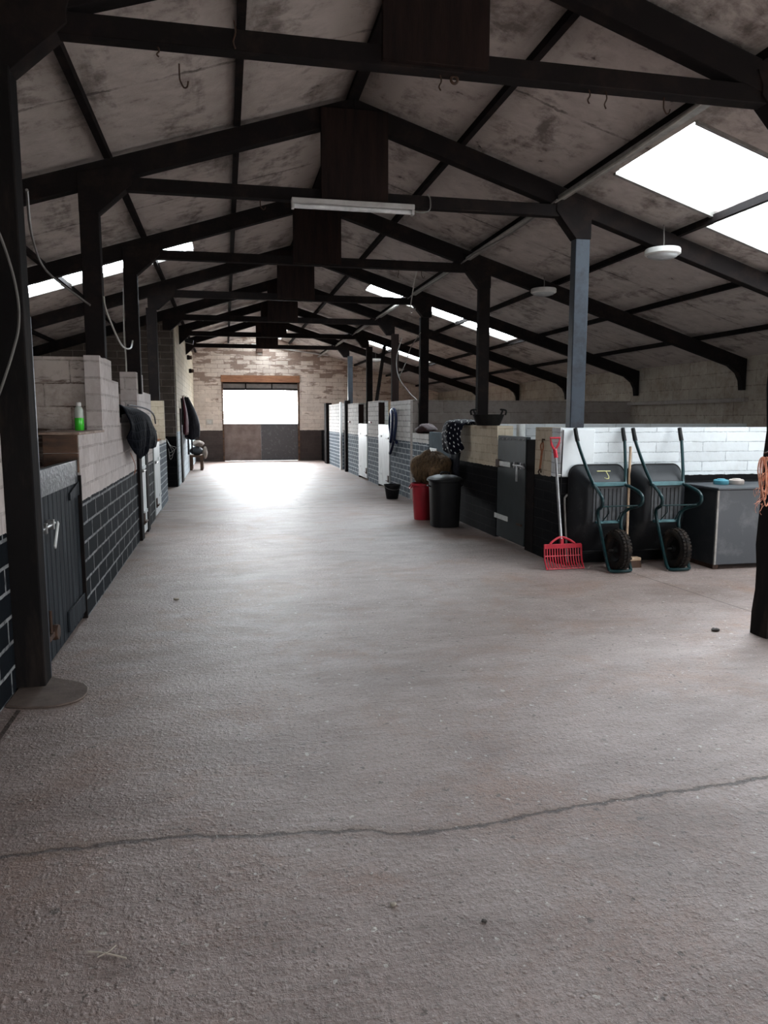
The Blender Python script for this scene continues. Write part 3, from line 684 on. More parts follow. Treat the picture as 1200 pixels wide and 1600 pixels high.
# ------------------------------------------------------------------ wheelbarrows (standing on their noses)
def wheelbarrow(label):
    B = thing('wheelbarrow', (0, 0, 0), label, 'wheelbarrow', 'wheelbarrows leaning on the white wall')
    # local origin: floor under the wheel, +y towards the wall
    def rr(hx, z0, z1, y, rad, n=9, sk=0):
        pts = []
        for cx, cz, a0 in ((hx-rad, z1-rad, 0), (-hx+rad, z1-rad, 90), (-hx+rad, z0+rad, 180), (hx-rad, z0+rad, 270)):
            for k in range(n):
                a = math.radians(a0+90*k/(n-1)); pts.append((cx+rad*math.cos(a)-.035, y, cz+rad*math.sin(a)))
        return pts
    rings = [rr(.308, .13, 1.02, .40, .10), rr(.302, .14, 1.01, .385, .10), rr(.296, .15, 1.0, .37, .10), rr(.262, .27, .95, .28, .10), rr(.225, .40, .875, .19, .09), rr(.20, .44, .845, .175, .08), rr(.17, .47, .82, .17, .06)]
    tb = MB().rings(rings, False, True); tb.build('tub', 'tub_plastic', B, solid=.006)
    lip = MB().tube(rings[0], .012, 6, closed=True); lip.build('tub_rim', 'black_plastic', B)
    MB().box(-.195, .135, .160, .172, .465, .815).build('tub_base', 'tub_grey', B, bevel=.004)
    ribs = MB()
    for i in range(7): x = -.165+.045*i; ribs.box(x-.003, x+.003, .155, .17, .48, .80)
    ribs.build('tub_ribs', 'black_plastic', B)
    for sg in (-1, 1):
        fx = -.03
        path = [(fx+sg*.265, .385, 1.38), (fx+sg*.262, .34, 1.26), (fx+sg*.215, .225, 1.0), (fx+sg*.175, .145, .845), (fx+sg*.185, .09, .825), (fx+sg*.215, -.05, .775), (fx+sg*.215, -.105, .72), (fx+sg*.205, -.08, .655), (fx+sg*.165, .06, .60), (fx+sg*.14, .11, .54), (fx+sg*.115, .10, .42), (-.02+sg*.122, .02, .24), (-.022+sg*.12, -.06, .08), (-.022+sg*.115, -.10, .02)]
        MB().tube(path, .0165, 10, smooth_path=5).build('frame_tube', 'teal', B)
        MB().tube([(fx+sg*.266, .393, 1.395), (fx+sg*.264, .37, 1.33), (fx+sg*.262, .343, 1.268)], [.021, .0215, .022], 12).build('grip', 'black_plastic', B)
    MB().tube([(-.137, -.10, .02), (-.10, -.125, .018), (.06, -.125, .018), (.093, -.10, .02)], .0155, 8).build('nose_bar', 'teal', B)
    MB().box(-.215, .155, .135, .172, .825, .865).build('cross_bracket', 'teal_light', B, bevel=.004)
    MB().box(-.17, .11, .125, .168, .452, .478).build('cross_bracket', 'teal_light', B, bevel=.004)
    MB().tube([(-.235, -.07, .65), (.175, -.07, .65)], .007, 8).build('leg_stay', 'teal', B)
    MB().tube([(-.16, -.06, .64), (-.08, .05, .57), (-.1, .13, .48)], .006, 6).build('stay_wire', 'teal', B); MB().tube([(.1, -.06, .64), (.05, .05, .57), (.06, .13, .48)], .006, 6).build('stay_wire', 'teal', B)
    # wheel
    R, w = .205, .048
    prof = [(R-.05+.05*math.cos(2*PI*k/16), .052*math.sin(2*PI*k/16)) for k in range(17)]
    m = MB().lathe(prof, (0, 0, R), 40, 'x'); 
    for i in range(34):          # tread lugs
        a = 2*PI*i/34
        for s_, o in ((-1, 0), (1, .5), (0, .25)):
            aa = a+o*2*PI/34; rr_ = R-.001 if s_ == 0 else R-.010; xx = s_*.030
            c = (xx, math.cos(aa)*rr_, R+math.sin(aa)*rr_)
            t_ = Vector((0, -math.sin(aa), math.cos(aa))); n_ = Vector((0, math.cos(aa), math.sin(aa)))
            m.obox(c, (.011, 0, 0), t_*.012, n_*.007)
    wh = m.build('wheel', 'tyre', B)
    MB().lathe([(0, -.05), (.03, -.05), (.034, -.02), (.085, -.014), (.112, -.034), (.114, .034), (.085, .014), (.034, .02), (.03, .05), (0, .05)], (0, 0, R), 28, 'x').build('wheel_rim', 'black_plastic', wh)
    MB().tube([(-.095, 0, R), (.095, 0, R)], .010, 8).build('axle', 'bolt_metal', wh)
    return B
B1 = wheelbarrow('wheelbarrow with a yellow J on its tub, nearer the red fork')
B2 = copy_tree(B1); B2['label'] = 'wheelbarrow with no letter on its tub, beside the feed bin'
B1.location = (3.76, 6.57, 0); B2.location = (4.375, 6.53, 0); B1.rotation_euler.z = math.radians(1)
def sl(x, z): return (x, .19+.09*(z-.875)/.075-.007, z)
jm = MB().tube([sl(-.095, .965), sl(.055, .965)], .0055, 6).tube([sl(.005, .965), sl(.005, .915), sl(-.008, .896), sl(-.035, .893), sl(-.052, .903)], .0055, 6)
jo = jm.build('letter_mark', 'yellow_mark', None); jo.parent = B1; jo['label'] = 'yellow painted letter J'

# red shavings fork ------------------------------------------------
d = thing('shavings_fork', (3.27, 6.75, 0), 'red plastic shavings fork with a metal pole standing against the wall', 'fork')
MB().tube([(3.245, 6.955, 1.19), (3.265, 6.80, .29)], .0145, 10).build('pole', 'pole_metal', d)
MB().tube([(3.252, 6.91, .93), (3.29, 6.90, .93)], .008, 8).build('pole_clip', 'lamp_white', d)
MB().tube([(3.248, 6.935, 1.10), (3.243, 6.96, 1.18)], .021, 10).build('grip_socket', 'red_plastic', d)
MB().tube([(3.243, 6.96, 1.17), (3.205, 6.96, 1.235), (3.19, 6.96, 1.30), (3.295, 6.96, 1.30), (3.28, 6.96, 1.235), (3.243, 6.96, 1.17)], .0125, 8).build('handle_grip', 'red_plastic', d)
m = MB().tube([(3.13, 6.77, .25), (3.18, 6.785, .285), (3.265, 6.80, .315), (3.35, 6.785, .285), (3.40, 6.77, .25)], .012, 8, smooth_path=4).box(3.07, 3.47, 6.765, 6.785, .205, .25)
m.box(3.25, 3.28, 6.77, 6.8, .2, .3).build('head_plate', 'red_plastic', d, bevel=.003)
for i in range(15):
    x = 3.075+i*(.39/14)
    MB().tube([(x, 6.775, .23), (x+.002, 6.765, .13), (x+.006, 6.74, .045), (x+.012, 6.70, .010)], .0062, 6, smooth_path=3).build('tine', 'red_plastic', d)
m = MB().tube([(3.075, 6.765, .13), (3.465, 6.765, .13)], .006, 6)
m.tube([(3.09, 6.702, .012), (3.48, 6.702, .012)], .006, 6).build('tine_bar', 'red_plastic', d)
for x0, x1 in ((3.07, 3.085), (3.465, 3.48)):
    MB().prism([(6.785, .24), (6.762, .24), (6.745, .10), (6.69, .008), (6.705, .003), (6.765, .08)], 'x', x0, x0+.008).build('side_plate', 'red_plastic', d)
d = thing('grey_rake', (3.35, 6.96, 0), 'thin grey metal handle standing behind the red fork', 'tool')
MB().tube([(3.405, 6.93, .02), (3.375, 6.975, .62), (3.385, 6.975, .70), (3.41, 6.975, .72), (3.43, 6.975, .70)], .011, 8, smooth_path=3).build('rake_pole', 'conduit', d)
MB().box(3.36, 3.5, 6.90, 6.95, 0, .03).build('rake_head', 'rust', d)
wi = tag(MB().tube([(3.345, 6.988, 1.38), (3.338, 6.988, 1.1), (3.335, 6.988, .9), (3.33, 6.988, .05)], .006, 6).build('wall_cable', 'black_plastic'), 'thin black cable running down the wall corner behind the red fork', 'cable')

# broom
d = thing('broom', (4.02, 6.85, 0), 'broom with a pale wooden handle between the two wheelbarrows', 'broom')
MB().tube([(4.088, 6.97, 1.205), (3.93, 6.70, .09)], .0135, 10).build('handle', 'pale_wood', d)
MB().box(3.85, 4.08, 6.66, 6.74, .065, .10).build('head_block', 'pale_wood', d, bevel=.008)
MB().prism([(6.66, .066), (6.74, .066), (6.755, 0), (6.645, 0)], 'x', 3.855, 4.075).build('bristles', 'rust', d)

# feed bin with the two round tubs on it
d = thing('feed_bin', (5.2, 6.68, 0), 'grey metal feed bin against the white wall right of the wheelbarrows', 'feed bin')
MB().box(4.72, 5.75, 6.40, 6.985, .045, .795).build('bin_body', 'bin_zinc', d, bevel=.006)
MB().box(4.715, 4.724, 6.42, 6.98, .05, .79).build('side_sheet', 'bin_dark', d)
MB().box(4.70, 5.76, 6.37, 6.99, .795, .82).build('lid', 'bin_zinc', d, bevel=.008)
MB().box(4.716, 4.736, 6.394, 6.41, .05, .79).build('corner_strip', 'conduit', d)
for x in (4.76, 5.7): MB().box(x-.03, x+.03, 6.43, 6.96, 0, .045).build('bearer', 'rust', d)
for i, (x, mt, lb) in enumerate([(4.985, 'tape_blue', 'round light blue plastic tub on the feed bin lid'), (5.165, 'tape_cream', 'round cream plastic tub on the feed bin lid')]):
    q = thing('round_tub', (x, 6.72, .82), lb, 'tub', None)
    MB().lathe([(.07, .82), (.074, .825), (.074, .862), (.062, .87), (.058, .866)], (x, 6.72, 0), 28).build('tub_body', mt, q)
    MB().lathe([(.04, .866), (.04, .876), (.036, .878)], (x, 6.72, 0), 24).build('tub_lid', mt, q)

# twine on the near right post
d = thing('baler_twine', (3.44, 4.24, 1.25), 'bundle of orange baler twine hanging on the right edge post', 'twine')
MB().tube([(3.47, 4.255, 1.27), (3.47, 4.20, 1.28), (3.465, 4.19, 1.25), (3.467, 4.21, 1.235)], .006, 6, smooth_path=3).build('hook', 'rust', d)
rnd = random.Random(3); m = MB()
for i in range(5):
    ox, oy, w, h = rnd.uniform(-.012, .012), rnd.uniform(-.02, .02), rnd.uniform(.022, .045), rnd.uniform(.11, .16)
    pts = []
    for k in range(14):
        a = 2*PI*k/14
        pts.append((3.44+ox+w*math.sin(a)+rnd.uniform(-.004, .004), 4.205+oy+.02*math.sin(a+1), 1.245-h+h*math.cos(a)))
    m.tube(pts, .0045, 5, closed=True, smooth_path=2)
m.build('twine_loops', 'twine', d)
m = MB()
for i in range(26):
    a = (3.43+rnd.uniform(-.02, .03), 4.20+rnd.uniform(-.02, .02), rnd.uniform(.93, 1.2))
    b = (a[0]-rnd.uniform(-.01, .05), a[1]+rnd.uniform(-.02, .02), a[2]-rnd.uniform(-.01, .05))
    c = (b[0]+rnd.uniform(-.03, .02), b[1], b[2]-rnd.uniform(0, .06))
    m.tube([a, b, c], .0013, 4, smooth_path=2)
m.build('frayed_ends', 'twine', d)

# ------------------------------------------------------------------ left small things
d = thing('green_bottle', (-1.19, 6.6, 1.396), 'clear bottle half full of bright green liquid on the left wall ledge', 'bottle')
MB().lathe([(.033, 1.396), (.036, 1.40), (.036, 1.49), (.034, 1.50)], (-1.19, 6.6, 0), 20).build('liquid', 'green_liquid', d)
MB().lathe([(.0345, 1.50), (.036, 1.505), (.035, 1.565), (.026, 1.588), (.018, 1.595)], (-1.19, 6.6, 0), 20).build('bottle_shoulder', 'bottle_clear', d)
MB().lathe([(.02, 1.595), (.021, 1.6), (.021, 1.622), (.018, 1.628)], (-1.19, 6.6, 0), 16).build('cap', 'lamp_white', d)

def drape(name, ys, prof, mat, label, cat, parent=None, solid=.014, uvs=.0):
    """prof(y) -> list of (x, z)"""
    grid = []; uv = []
    for y in ys:
        pr = prof(y); L = 0; row = []; ru = []
        for k, (x, dy, z) in enumerate(pr):
            if k: L += math.hypot(x-pr[k-1][0], z-pr[k-1][2])
            row.append((x, y+dy, z)); ru.append((y, L))
        grid.append(row); uv.append(ru)
    return grid, uv
# quilted rug over the wall on the left
top = [(8.08, 1.66), (8.4, 1.63), (9.0, 1.62), (9.6, 1.58), (10.0, 1.50), (10.2, 1.42)]
bot = [(8.08, 1.30), (8.22, 1.12), (8.45, 1.05), (8.7, 1.06), (8.95, 1.15), (9.3, 1.13), (9.7, 1.14), (9.95, 1.22), (10.2, 1.34)]
def prof(y):
    tz, bz_ = interp(top, y), interp(bot, y); out = []
    xi, xo = -1.36, -1.02+.12*math.sin((y-8.0)*1.2)
    for k in range(7): out.append((xi-.02*math.sin(y*9), 0, 1.12+(tz-.10-1.12)*k/6))
    for k in range(1, 10):
        a = PI-PI*k/10; out.append(((xi+xo)/2+(xo-xi)/2*math.cos(a), 0, tz-.10+.10*math.sin(a)))
    for k in range(15):
        f = k/14; out.append((xo+.05*math.sin(f*2.6)+.020*math.sin(y*11+f*4)*f+.012*math.sin(y*23+f*7)*f, .04*f*math.sin(f*5+y), tz-.10+(bz_-tz+.10)*f))
    return out
ys = [8.08+i*(2.12/44) for i in range(45)]
g_, u_ = drape('', ys, prof, None, None, None)
rg = thing('quilted_rug', (-1.1, 9.1, 1.45), 'black quilted horse rug draped over the left stall wall', 'rug')
MB().sheet(g_, u_).build('rug_cloth', 'cloth_black', rg, solid=.02, subsurf=1)
MB().tube([(-1.0, 8.3, 1.13), (-.97, 8.4, 1.0), (-1.0, 8.6, .90), (-1.03, 8.8, .86), (-1.03, 9.0, .90)], .004, 5, smooth_path=4).build('strap', 'twine_dull', rg)
MB().tube([(-.98, 8.1, 1.63), (-.92, 8.6, 1.62), (-.87, 9.1, 1.59), (-.86, 9.6, 1.53), (-.89, 10.1, 1.43)], .010, 6, smooth_path=4).build('binding', simple('grey_rug_binding', (.10, .10, .11), .7), rg)

# string on the low left wall
m = MB()
for k in range(3):
    m.tube([(-1.04, 13.9, 1.12), (-1.0, 13.95+.1*k, 1.0), (-.95+.02*k, 14.05+.15*k, .85+.05*k), (-1.0, 14.02, .75+.06*k), (-1.02, 13.95, .95)], .004, 5, smooth_path=4)
tag(m.build('string_loop', 'conduit'), 'loops of pale string hanging on the low brick wall at left', 'string')

# coats on the far left wall
def garment(name, y0, y1, x_out, zt, zb, mat, label, tails=0):
    r = thing(name, (-1.03, (y0+y1)/2, zt), label, 'coat', 'coats hung in the left room wall')
    rings = []
    for i in range(12):
        f = i/11; z = zt+(zb-zt)*f
        wy = (y1-y0)/2*(.35+.65*min(1, f*1.6)); wx = (x_out+1.03)/2*(.30+.70*math.sin(min(1, f*1.05)*PI*.62))
        ring = []
        for k in range(24):
            a = 2*PI*k/24; q = 1+.10*math.sin(a*5+f*3)*f
            ring.append((-1.025+wx+wx*math.cos(a)*q, (y0+y1)/2+wy*math.sin(a)*q, z-.04*math.sin(a*3)*f))
        rings.append(ring)
    MB().rings(rings, True, True).build('coat_body', mat, r)
    for k in range(tails):
        y = y0+(y1-y0)*(.3+.35*k)
        MB().box(-.97+.08*k, -.93+.08*k, y, y+.06, zb-.42, zb+.05).build('strap', mat, r)
    MB().tube([(-1.03, (y0+y1)/2, zt+.02), (-.98, (y0+y1)/2, zt+.01), (-.97, (y0+y1)/2, zt+.04)], .008, 6).build('hook', 'rust', r)
    return r
garment('hanging_coat', 18.75, 19.35, -.90, 2.02, 1.12, 'cloth_red', 'wine-red coat hanging on the left wall, nearer one')
garment('hanging_coat', 19.5, 20.3, -.66, 2.03, .98, 'cloth_coat', 'black coat hanging on the left wall beyond the red one', 2)
m = thing('bridle', (-1.0, 18.0, 1.6), 'small dark tack hanging by the dark doorway on the left', 'bridle')
MB().tube([(-.985, 17.95, 1.95), (-.975, 18.05, 1.6), (-.98, 18.15, 1.35), (-.98, 18.28, 1.6), (-.985, 18.2, 1.95)], .02, 6, smooth_path=4, closed=False).build('strap_loop', 'black_matt', m)

# bench with bags
d = thing('saddle_rack', (-.93, 22.3, 0), 'low wooden rack under the hanging coats at the far left', 'rack')
for x in (-1.0, -.70):
    for y in (22.0, 22.6): MB().box(x-.04, x+.04, y-.04, y+.04, 0, .38).build('leg', 'end_wood', d)
MB().box(-1.03, -.65, 21.94, 22.66, .38, .43).build('top_board', 'end_wood', d)
q = thing('grain_bag', (-.88, 22.3, .43), 'dark grey bag resting on the low rack at far left', 'bag')
MB().blob((-.84, 22.25, .55), (.19, .28, .12), 20, 12, .10, 3).build('bag_body', 'cloth_grey', q)
q = thing('saddle_cloth', (-.85, 22.35, .7), 'beige saddle cloth heaped on the dark bag at far left', 'saddle cloth')
MB().blob((-.80, 22.3, .76), (.17, .26, .085), 20, 12, .16, 5).build('cloth_body', 'cloth_pale', q)
MB().blob((-.60, 22.15, .50), (.07, .12, .17), 16, 10, .15, 8).build('cloth_flap', 'cloth_pale', q)

# fittings on the far left wall
d = thing('floodlight', (-.98, 18.9, 3.37), 'black floodlight on a bracket high on the left room wall', 'floodlight')
MB().tube([(-1.03, 18.9, 3.37), (-.9, 18.9, 3.38)], .015, 8).build('bracket', 'steel', d)
MB().prism([(-.93, 3.42), (-.70, 3.36), (-.72, 3.27), (-.90, 3.31)], 'y', 18.78, 19.02).build('lamp_housing', 'black_plastic', d, bevel=.008)
for i, (y, z, lb) in enumerate([(22.3, 3.22, 'small dark fixture below the floodlight, upper one'), (23.3, 2.9, 'small dark fixture below the floodlight, lower one')]):
    q = thing('wall_fixture', (-1.0, y, z), lb, 'fixture')
    MB().box(-1.03, -.95, y-.08, y+.08, z-.06, z+.06).build('fixture_box', 'steel', q, bevel=.01)
    MB().lathe([(.05, -.95), (.06, -.90), (0, -.88)], (0, y, z), 12, 'x').build('fixture_cap', 'rust', q)
q = thing('socket_box', (-.53, 26.39, 1.4), 'pale rectangular plate on the white end wall, left of the doorway', 'socket')
MB().box(-.66, -.42, 26.375, 26.4, 1.27, 1.46).build('plate', 'plate_mark', q, bevel=.006); MB().box(-.61, -.47, 26.368, 26.376, 1.31, 1.42).build('plate_centre', 'lamp_white', q)
q = thing('wall_vent', (1.2, 26.38, 3.75), 'small dark vent hood high on the end wall above the doorway', 'vent')
MB().prism([(26.4, 3.93), (26.30, 3.85), (26.27, 3.74), (26.4, 3.74)], 'x', 1.12, 1.32).build('hood', 'rust', q)
MB().box(1.15, 1.29, 26.36, 26.4, 3.66, 3.74).build('vent_box', 'plate_mark', q)
q = thing('pipe_run', (.0, 26.37, 3.95), 'white pipe fixed along the end wall under the gable', 'pipe')
MB().tube([(.95, 26.36, 4.02), (3.6, 26.36, 3.68)], .03, 8).build('pipe_length', 'lamp_white', q)

# ------------------------------------------------------------------ right aisle things
# black dustbin
d = thing('dustbin', (2.95, 9.85, 0), 'black plastic dustbin with a shiny lid beside the right wall', 'bin')
def sq(cx, cy, r, z, n=32, e=3.2):
    out = []
    for k in range(n):
        a = 2*PI*k/n; c_, s_ = math.cos(a), math.sin(a)
        q = (abs(c_)**e+abs(s_)**e)**(-1/e); out.append((cx+r*q*c_, cy+r*q*s_, z))
    return out
cx, cy = 2.965, 9.86
MB().rings([sq(cx, cy, .185, 0), sq(cx, cy, .19, .02), sq(cx, cy, .212, .62), sq(cx, cy, .225, .625), sq(cx, cy, .225, .65)], True, True).build('bin_body', 'black_plastic', d)
MB().rings([sq(cx, cy, .238, .635), sq(cx, cy, .238, .662), sq(cx, cy, .20, .69), sq(cx, cy, .12, .715, e=2.4), sq(cx, cy, .04, .722, e=2)], False, True).build('lid', 'black_plastic', d)
MB().tube([(cx-.06, cy, .712), (cx-.05, cy, .75), (cx+.05, cy, .75), (cx+.06, cy, .712)], .014, 8, smooth_path=3).build('lid_handle', 'black_plastic', d)
for sx in (-1, 1): MB().tube([(cx+sx*.215, cy-.05, .56), (cx+sx*.245, cy-.03, .57), (cx+sx*.245, cy+.03, .57), (cx+sx*.215, cy+.05, .56)], .010, 6).build('side_handle', 'black_plastic', d)
# red bin
d = thing('red_bin', (2.86, 10.62, 0), 'tall red plastic bin under the heap of hay', 'bin')
cx, cy = 2.855, 10.6
MB().lathe([(.135, 0), (.14, .01), (.172, .50), (.186, .505), (.188, .54), (.178, .545), (.165, .50), (.13, .03)], (cx, cy, 0), 32).build('bin_body', 'red_bin', d)
for sx in (-1, 1): MB().tube([(cx+sx*.18, cy-.05, .52), (cx+sx*.205, cy-.05, .47), (cx+sx*.205, cy+.05, .47), (cx+sx*.18, cy+.05, .52)], .009, 6, smooth_path=3).build('side_handle', 'red_bin', d)
# hay
d = thing('hay_net', (3.02, 10.62, .55), 'heap of brown hay in a net on the red bin against the right wall', 'hay')
MB().blob((3.0, 10.66, .745), (.285, .40, .235), 40, 24, .26, 11).build('hay_body', 'hay', d)
rnd = random.Random(5); m = MB()
for i in range(2200):
    th, a = math.acos(rnd.uniform(-.75, 1)), rnd.uniform(0, 2*PI)
    n_ = Vector((math.sin(th)*math.cos(a), math.sin(th)*math.sin(a), math.cos(th)))
    p = Vector((3.0+n_.x*.29, 10.66+n_.y*.41, .745+n_.z*.242))
    t_ = n_.cross(Vector((rnd.uniform(-1, 1), rnd.uniform(-1, 1), rnd.uniform(-.3, .3)))).normalized()
    L = rnd.uniform(.06, .19); w_ = n_.cross(t_)*.0028
    q0, q1, q2 = p-t_*L*.5-n_*.01, p+n_*rnd.uniform(.005, .03), p+t_*L*.5+n_*rnd.uniform(-.015, .045)-Vector((0, 0, rnd.uniform(0, .07)))
    m.add([q0-w_, q0+w_, q1+w_, q1-w_, q2], [(0, 1, 2, 3), (3, 2, 4)])
so = m.build('hay_strands', 'hay', d); so['kind'] = 'stuff'
m = MB()
for i in range(7):
    ph = i*PI/7; pts = []
    for k in range(17):
        a = PI*k/16; pts.append((3.0+.30*math.sin(a)*math.cos(ph*2), 10.66+.42*math.sin(a)*math.sin(ph*2), .745+.25*math.cos(a)))
    m.tube(pts, .004, 5)
m.build('net_cord', simple('dark_net_cord', (.03, .022, .015), .9), d)
# spotted rug
ytop = [(9.85, 1.44), (10.1, 1.475), (10.4, 1.475), (10.75, 1.42)]
ybot = [(9.85, 1.08), (10.05, .98), (10.3, .99), (10.55, 1.05), (10.75, 1.12)]
def prof2(y):
    tz, bz_ = interp(ytop, y), interp(ybot, y); out = []
    xi, xo = 3.56, 3.22-.10*math.sin((y-9.85)/.9*PI)
    for k in range(6): out.append((xi, 0, 1.15+(tz-.05-1.15)*k/5))
    for k in range(1, 10):
        a = PI*k/10; out.append(((xi+xo)/2+(xi-xo)/2*math.cos(a), 0, tz-.05+.05*math.sin(a)))
    for k in range(12):
        f = k/11; out.append((xo-.035*math.sin(f*3)+.018*math.sin(y*17+f*3)*f, .05*f*math.sin(f*4+y*2), tz-.05+(bz_-tz+.05)*f))
    return out
ys = [9.85+i*(.9/24) for i in range(25)]
g_, u_ = drape('', ys, prof2, None, None, None)
rg = thing('spotted_rug', (3.3, 10.3, 1.4), 'dark rug with white spots hung over the right wall above the hay', 'rug')
MB().sheet(g_, u_).build('rug_cloth', 'polka', rg, solid=.016, subsurf=1)
MB().sheet([[(3.23, 10.0+.5*i/8, 1.02), (3.20+.015*math.sin(i*1.7), 10.0+.5*i/8, .8), (3.24+.01*math.cos(i*2.), 10.05+.42*i/8, .58)] for i in range(9)]).build('rug_lining', 'cloth_coat', rg, solid=.012)
# rubber tub on the wall
d = thing('rubber_tub', (3.38, 9.3, 1.4), 'black rubber tub with two handles on top of the right wall', 'tub')
MB().lathe([(.0, 1.402), (.145, 1.402), (.155, 1.41), (.205, 1.535), (.212, 1.545), (.200, 1.545), (.145, 1.42), (0, 1.415)], (3.38, 9.3, 0), 32).build('tub_body', 'black_matt', d)
for sx in (-1, 1):
    MB().tube([(3.38+sx*.20, 9.24, 1.535), (3.38+sx*.222, 9.25, 1.59), (3.38+sx*.19, 9.30, 1.605), (3.38+sx*.222, 9.35, 1.59), (3.38+sx*.20, 9.36, 1.535)] if False else [(3.38+sx*.205, 9.22, 1.54), (3.38+sx*.22, 9.24, 1.595), (3.38+sx*.17, 9.3, 1.61), (3.38+sx*.22, 9.36, 1.595), (3.38+sx*.205, 9.38, 1.54)], .012, 8, smooth_path=4).build('handle', 'black_matt', d)
# bucket
d = thing('bucket', (3.02, 13.45, 0), 'black bucket on the floor by the right brick wall', 'bucket')
cx, cy = 3.02, 13.45
MB().lathe([(.105, 0), (.11, .01), (.15, .25), (.16, .252), (.16, .27), (.148, .27), (.105, .02)], (cx, cy, 0), 28).build('bucket_body', 'black_plastic', d)
MB().tube([(cx+.16*math.cos(a), cy+.16*math.sin(a)-.03, .25-.10*math.sin(a)**2*0-.07*abs(math.sin(a))) for a in [PI+PI*k/12 for k in range(13)]], .005, 6).build('handle', 'bolt_metal', d)
# maroon cloth
d = thing('maroon_cloth', (3.4, 12.6, 1.23), 'maroon cloth lying on the low right wall', 'cloth')
MB().blob((3.40, 12.55, 1.285), (.15, .45, .075), 24, 12, .18, 21, fn=lambda p: Vector((p.x, p.y, max(p.z, -.052)+(.05 if p.y < 0 else 0)*(1-abs(p.y)/.6)))).build('cloth_fold', 'cloth_maroon', d)
# navy hose
d = thing('navy_hose', (3.27, 14.4, 1.6), 'navy hose looped over a hook on the right brick wall', 'hose')
pts = [(3.285, 14.25, 1.02), (3.27, 14.62, 1.15), (3.26, 14.78, 1.4), (3.255, 14.62, 1.62), (3.25, 14.4, 1.67), (3.255, 14.22, 1.6), (3.26, 14.2, 1.4), (3.265, 14.38, 1.1), (3.27, 14.6, .92), (3.28, 14.82, .78)]
MB().tube(pts, .032, 10, smooth_path=5).build('hose_loop', 'hose', d)
pts = [(3.25, 14.52, 1.62), (3.225, 14.4, 1.64), (3.21, 14.3, 1.5), (3.215, 14.36, 1.25), (3.22, 14.52, 1.02)]
MB().tube(pts, .03, 10, smooth_path=5).build('hose_loop', 'hose', d)
MB().tube([(3.33, 14.45, 1.60), (3.22, 14.45, 1.59), (3.21, 14.45, 1.64)], .012, 6).build('hook', 'rust', d)
# orange strap on the cream wall
d = thing('lead_strap', (3.31, 7.39, 1.25), 'dull orange strap with clips hanging on the short cream wall end', 'strap')
MB().tube([(3.32, 7.38, 1.27), (3.295, 7.38, 1.275), (3.295, 7.38, 1.24)], .01, 6).build('hook', 'rust', d)
MB().tube([(3.30, 7.38, 1.25), (3.298, 7.43, 1.21), (3.30, 7.41, 1.15), (3.30, 7.37, 1.18), (3.30, 7.38, 1.25)], .008, 6, smooth_path=3).tube([(3.30, 7.40, 1.15), (3.30, 7.42, 1.05), (3.30, 7.44, .96)], .011, 6).build('strap_body', 'twine_dull', d)
MB().tube([(3.305, 7.44, .965), (3.30, 7.48, .92), (3.30, 7.45, .90)], .008, 6).tube([(3.305, 7.44, .965), (3.30, 7.41, .92)], .008, 6).build('clip', 'rust', d)
# red hooks
for y, lb in ((15.02-.05, 'small red bolt on the brick wall before the nearer white door'), (17.1, 'small red bolt on the brick pier between the white doors'), (20.1, 'small red bolt on the brick wall past the further white door')):
    q = thing('red_bolt', (XW, y, 1.39), lb, 'bolt')
    if y < 15: y = 14.95-.12
    MB().box(XW-.025, XW, y-.1, y+.1, 1.375, 1.415).build('bolt_plate', 'red_dull', q, bevel=.004)
    MB().tube([(XW-.035, y-.12, 1.395), (XW-.035, y+.14, 1.395)], .011, 6).build('bolt_rod', 'bolt_metal', q)

# ------------------------------------------------------------------ lamps and cables overhead
d = thing('strip_light', (1.19, 6.94, 3.45), 'long unlit fluorescent strip light under the second truss', 'strip light')
def tx(x): return (x, )
MB().box(.63, 1.76, 6.90, 6.985, 3.405, 3.452).build('batten', 'fluoro_body', d, bevel=.006)
MB().tube([(.655, 6.945, 3.388), (1.735, 6.945, 3.388)], .020, 12).build('tube', 'fluoro_tube', d)
for x in (.63, 1.735): MB().box(x, x+.025, 6.915, 6.975, 3.362, 3.41).build('end_cap', 'fluoro_body', d, bevel=.004)
MB().tube([(1.76, 6.945, 3.40), (1.84, 6.95, 3.395), (1.92, 6.97, 3.43), (1.93, 7.0, 3.54), (1.90, 7.0, 3.575)], .007, 6, smooth_path=4).build('lead', 'cable', d)
def disc_lamp(x, y, z, label):
    r = thing('disc_lamp', (x, y, z), label, 'lamp', 'round lamps under the right roof')
    MB().lathe([(.0, z), (.165, z), (.172, z-.012), (.172, z-.05), (.155, z-.062)], (x, y, 0), 36).build('lamp_body', 'lamp_white', r)
    MB().lathe([(.150, z-.060), (.135, z-.078), (.09, z-.092), (0, z-.098)], (x, y, 0), 36).build('lamp_shade', 'lamp_glass', r)
    MB().tube([(x, y, z-.005), (x+.01, y, z+.06), (x+.005, y+.01, roof_z(x)-.05)], .006, 6, smooth_path=3).build('lead', 'cable', r)
    return r
disc_lamp(4.31, 6.9, 3.17, 'round white lamp hanging under the right roof, nearest the camera')
disc_lamp(4.30, 9.73, 3.25, 'round white lamp under the right roof, behind the blue-grey post')
disc_lamp(4.33, 21.55, 3.21, 'round white lamp furthest away, near the end wall on the right')

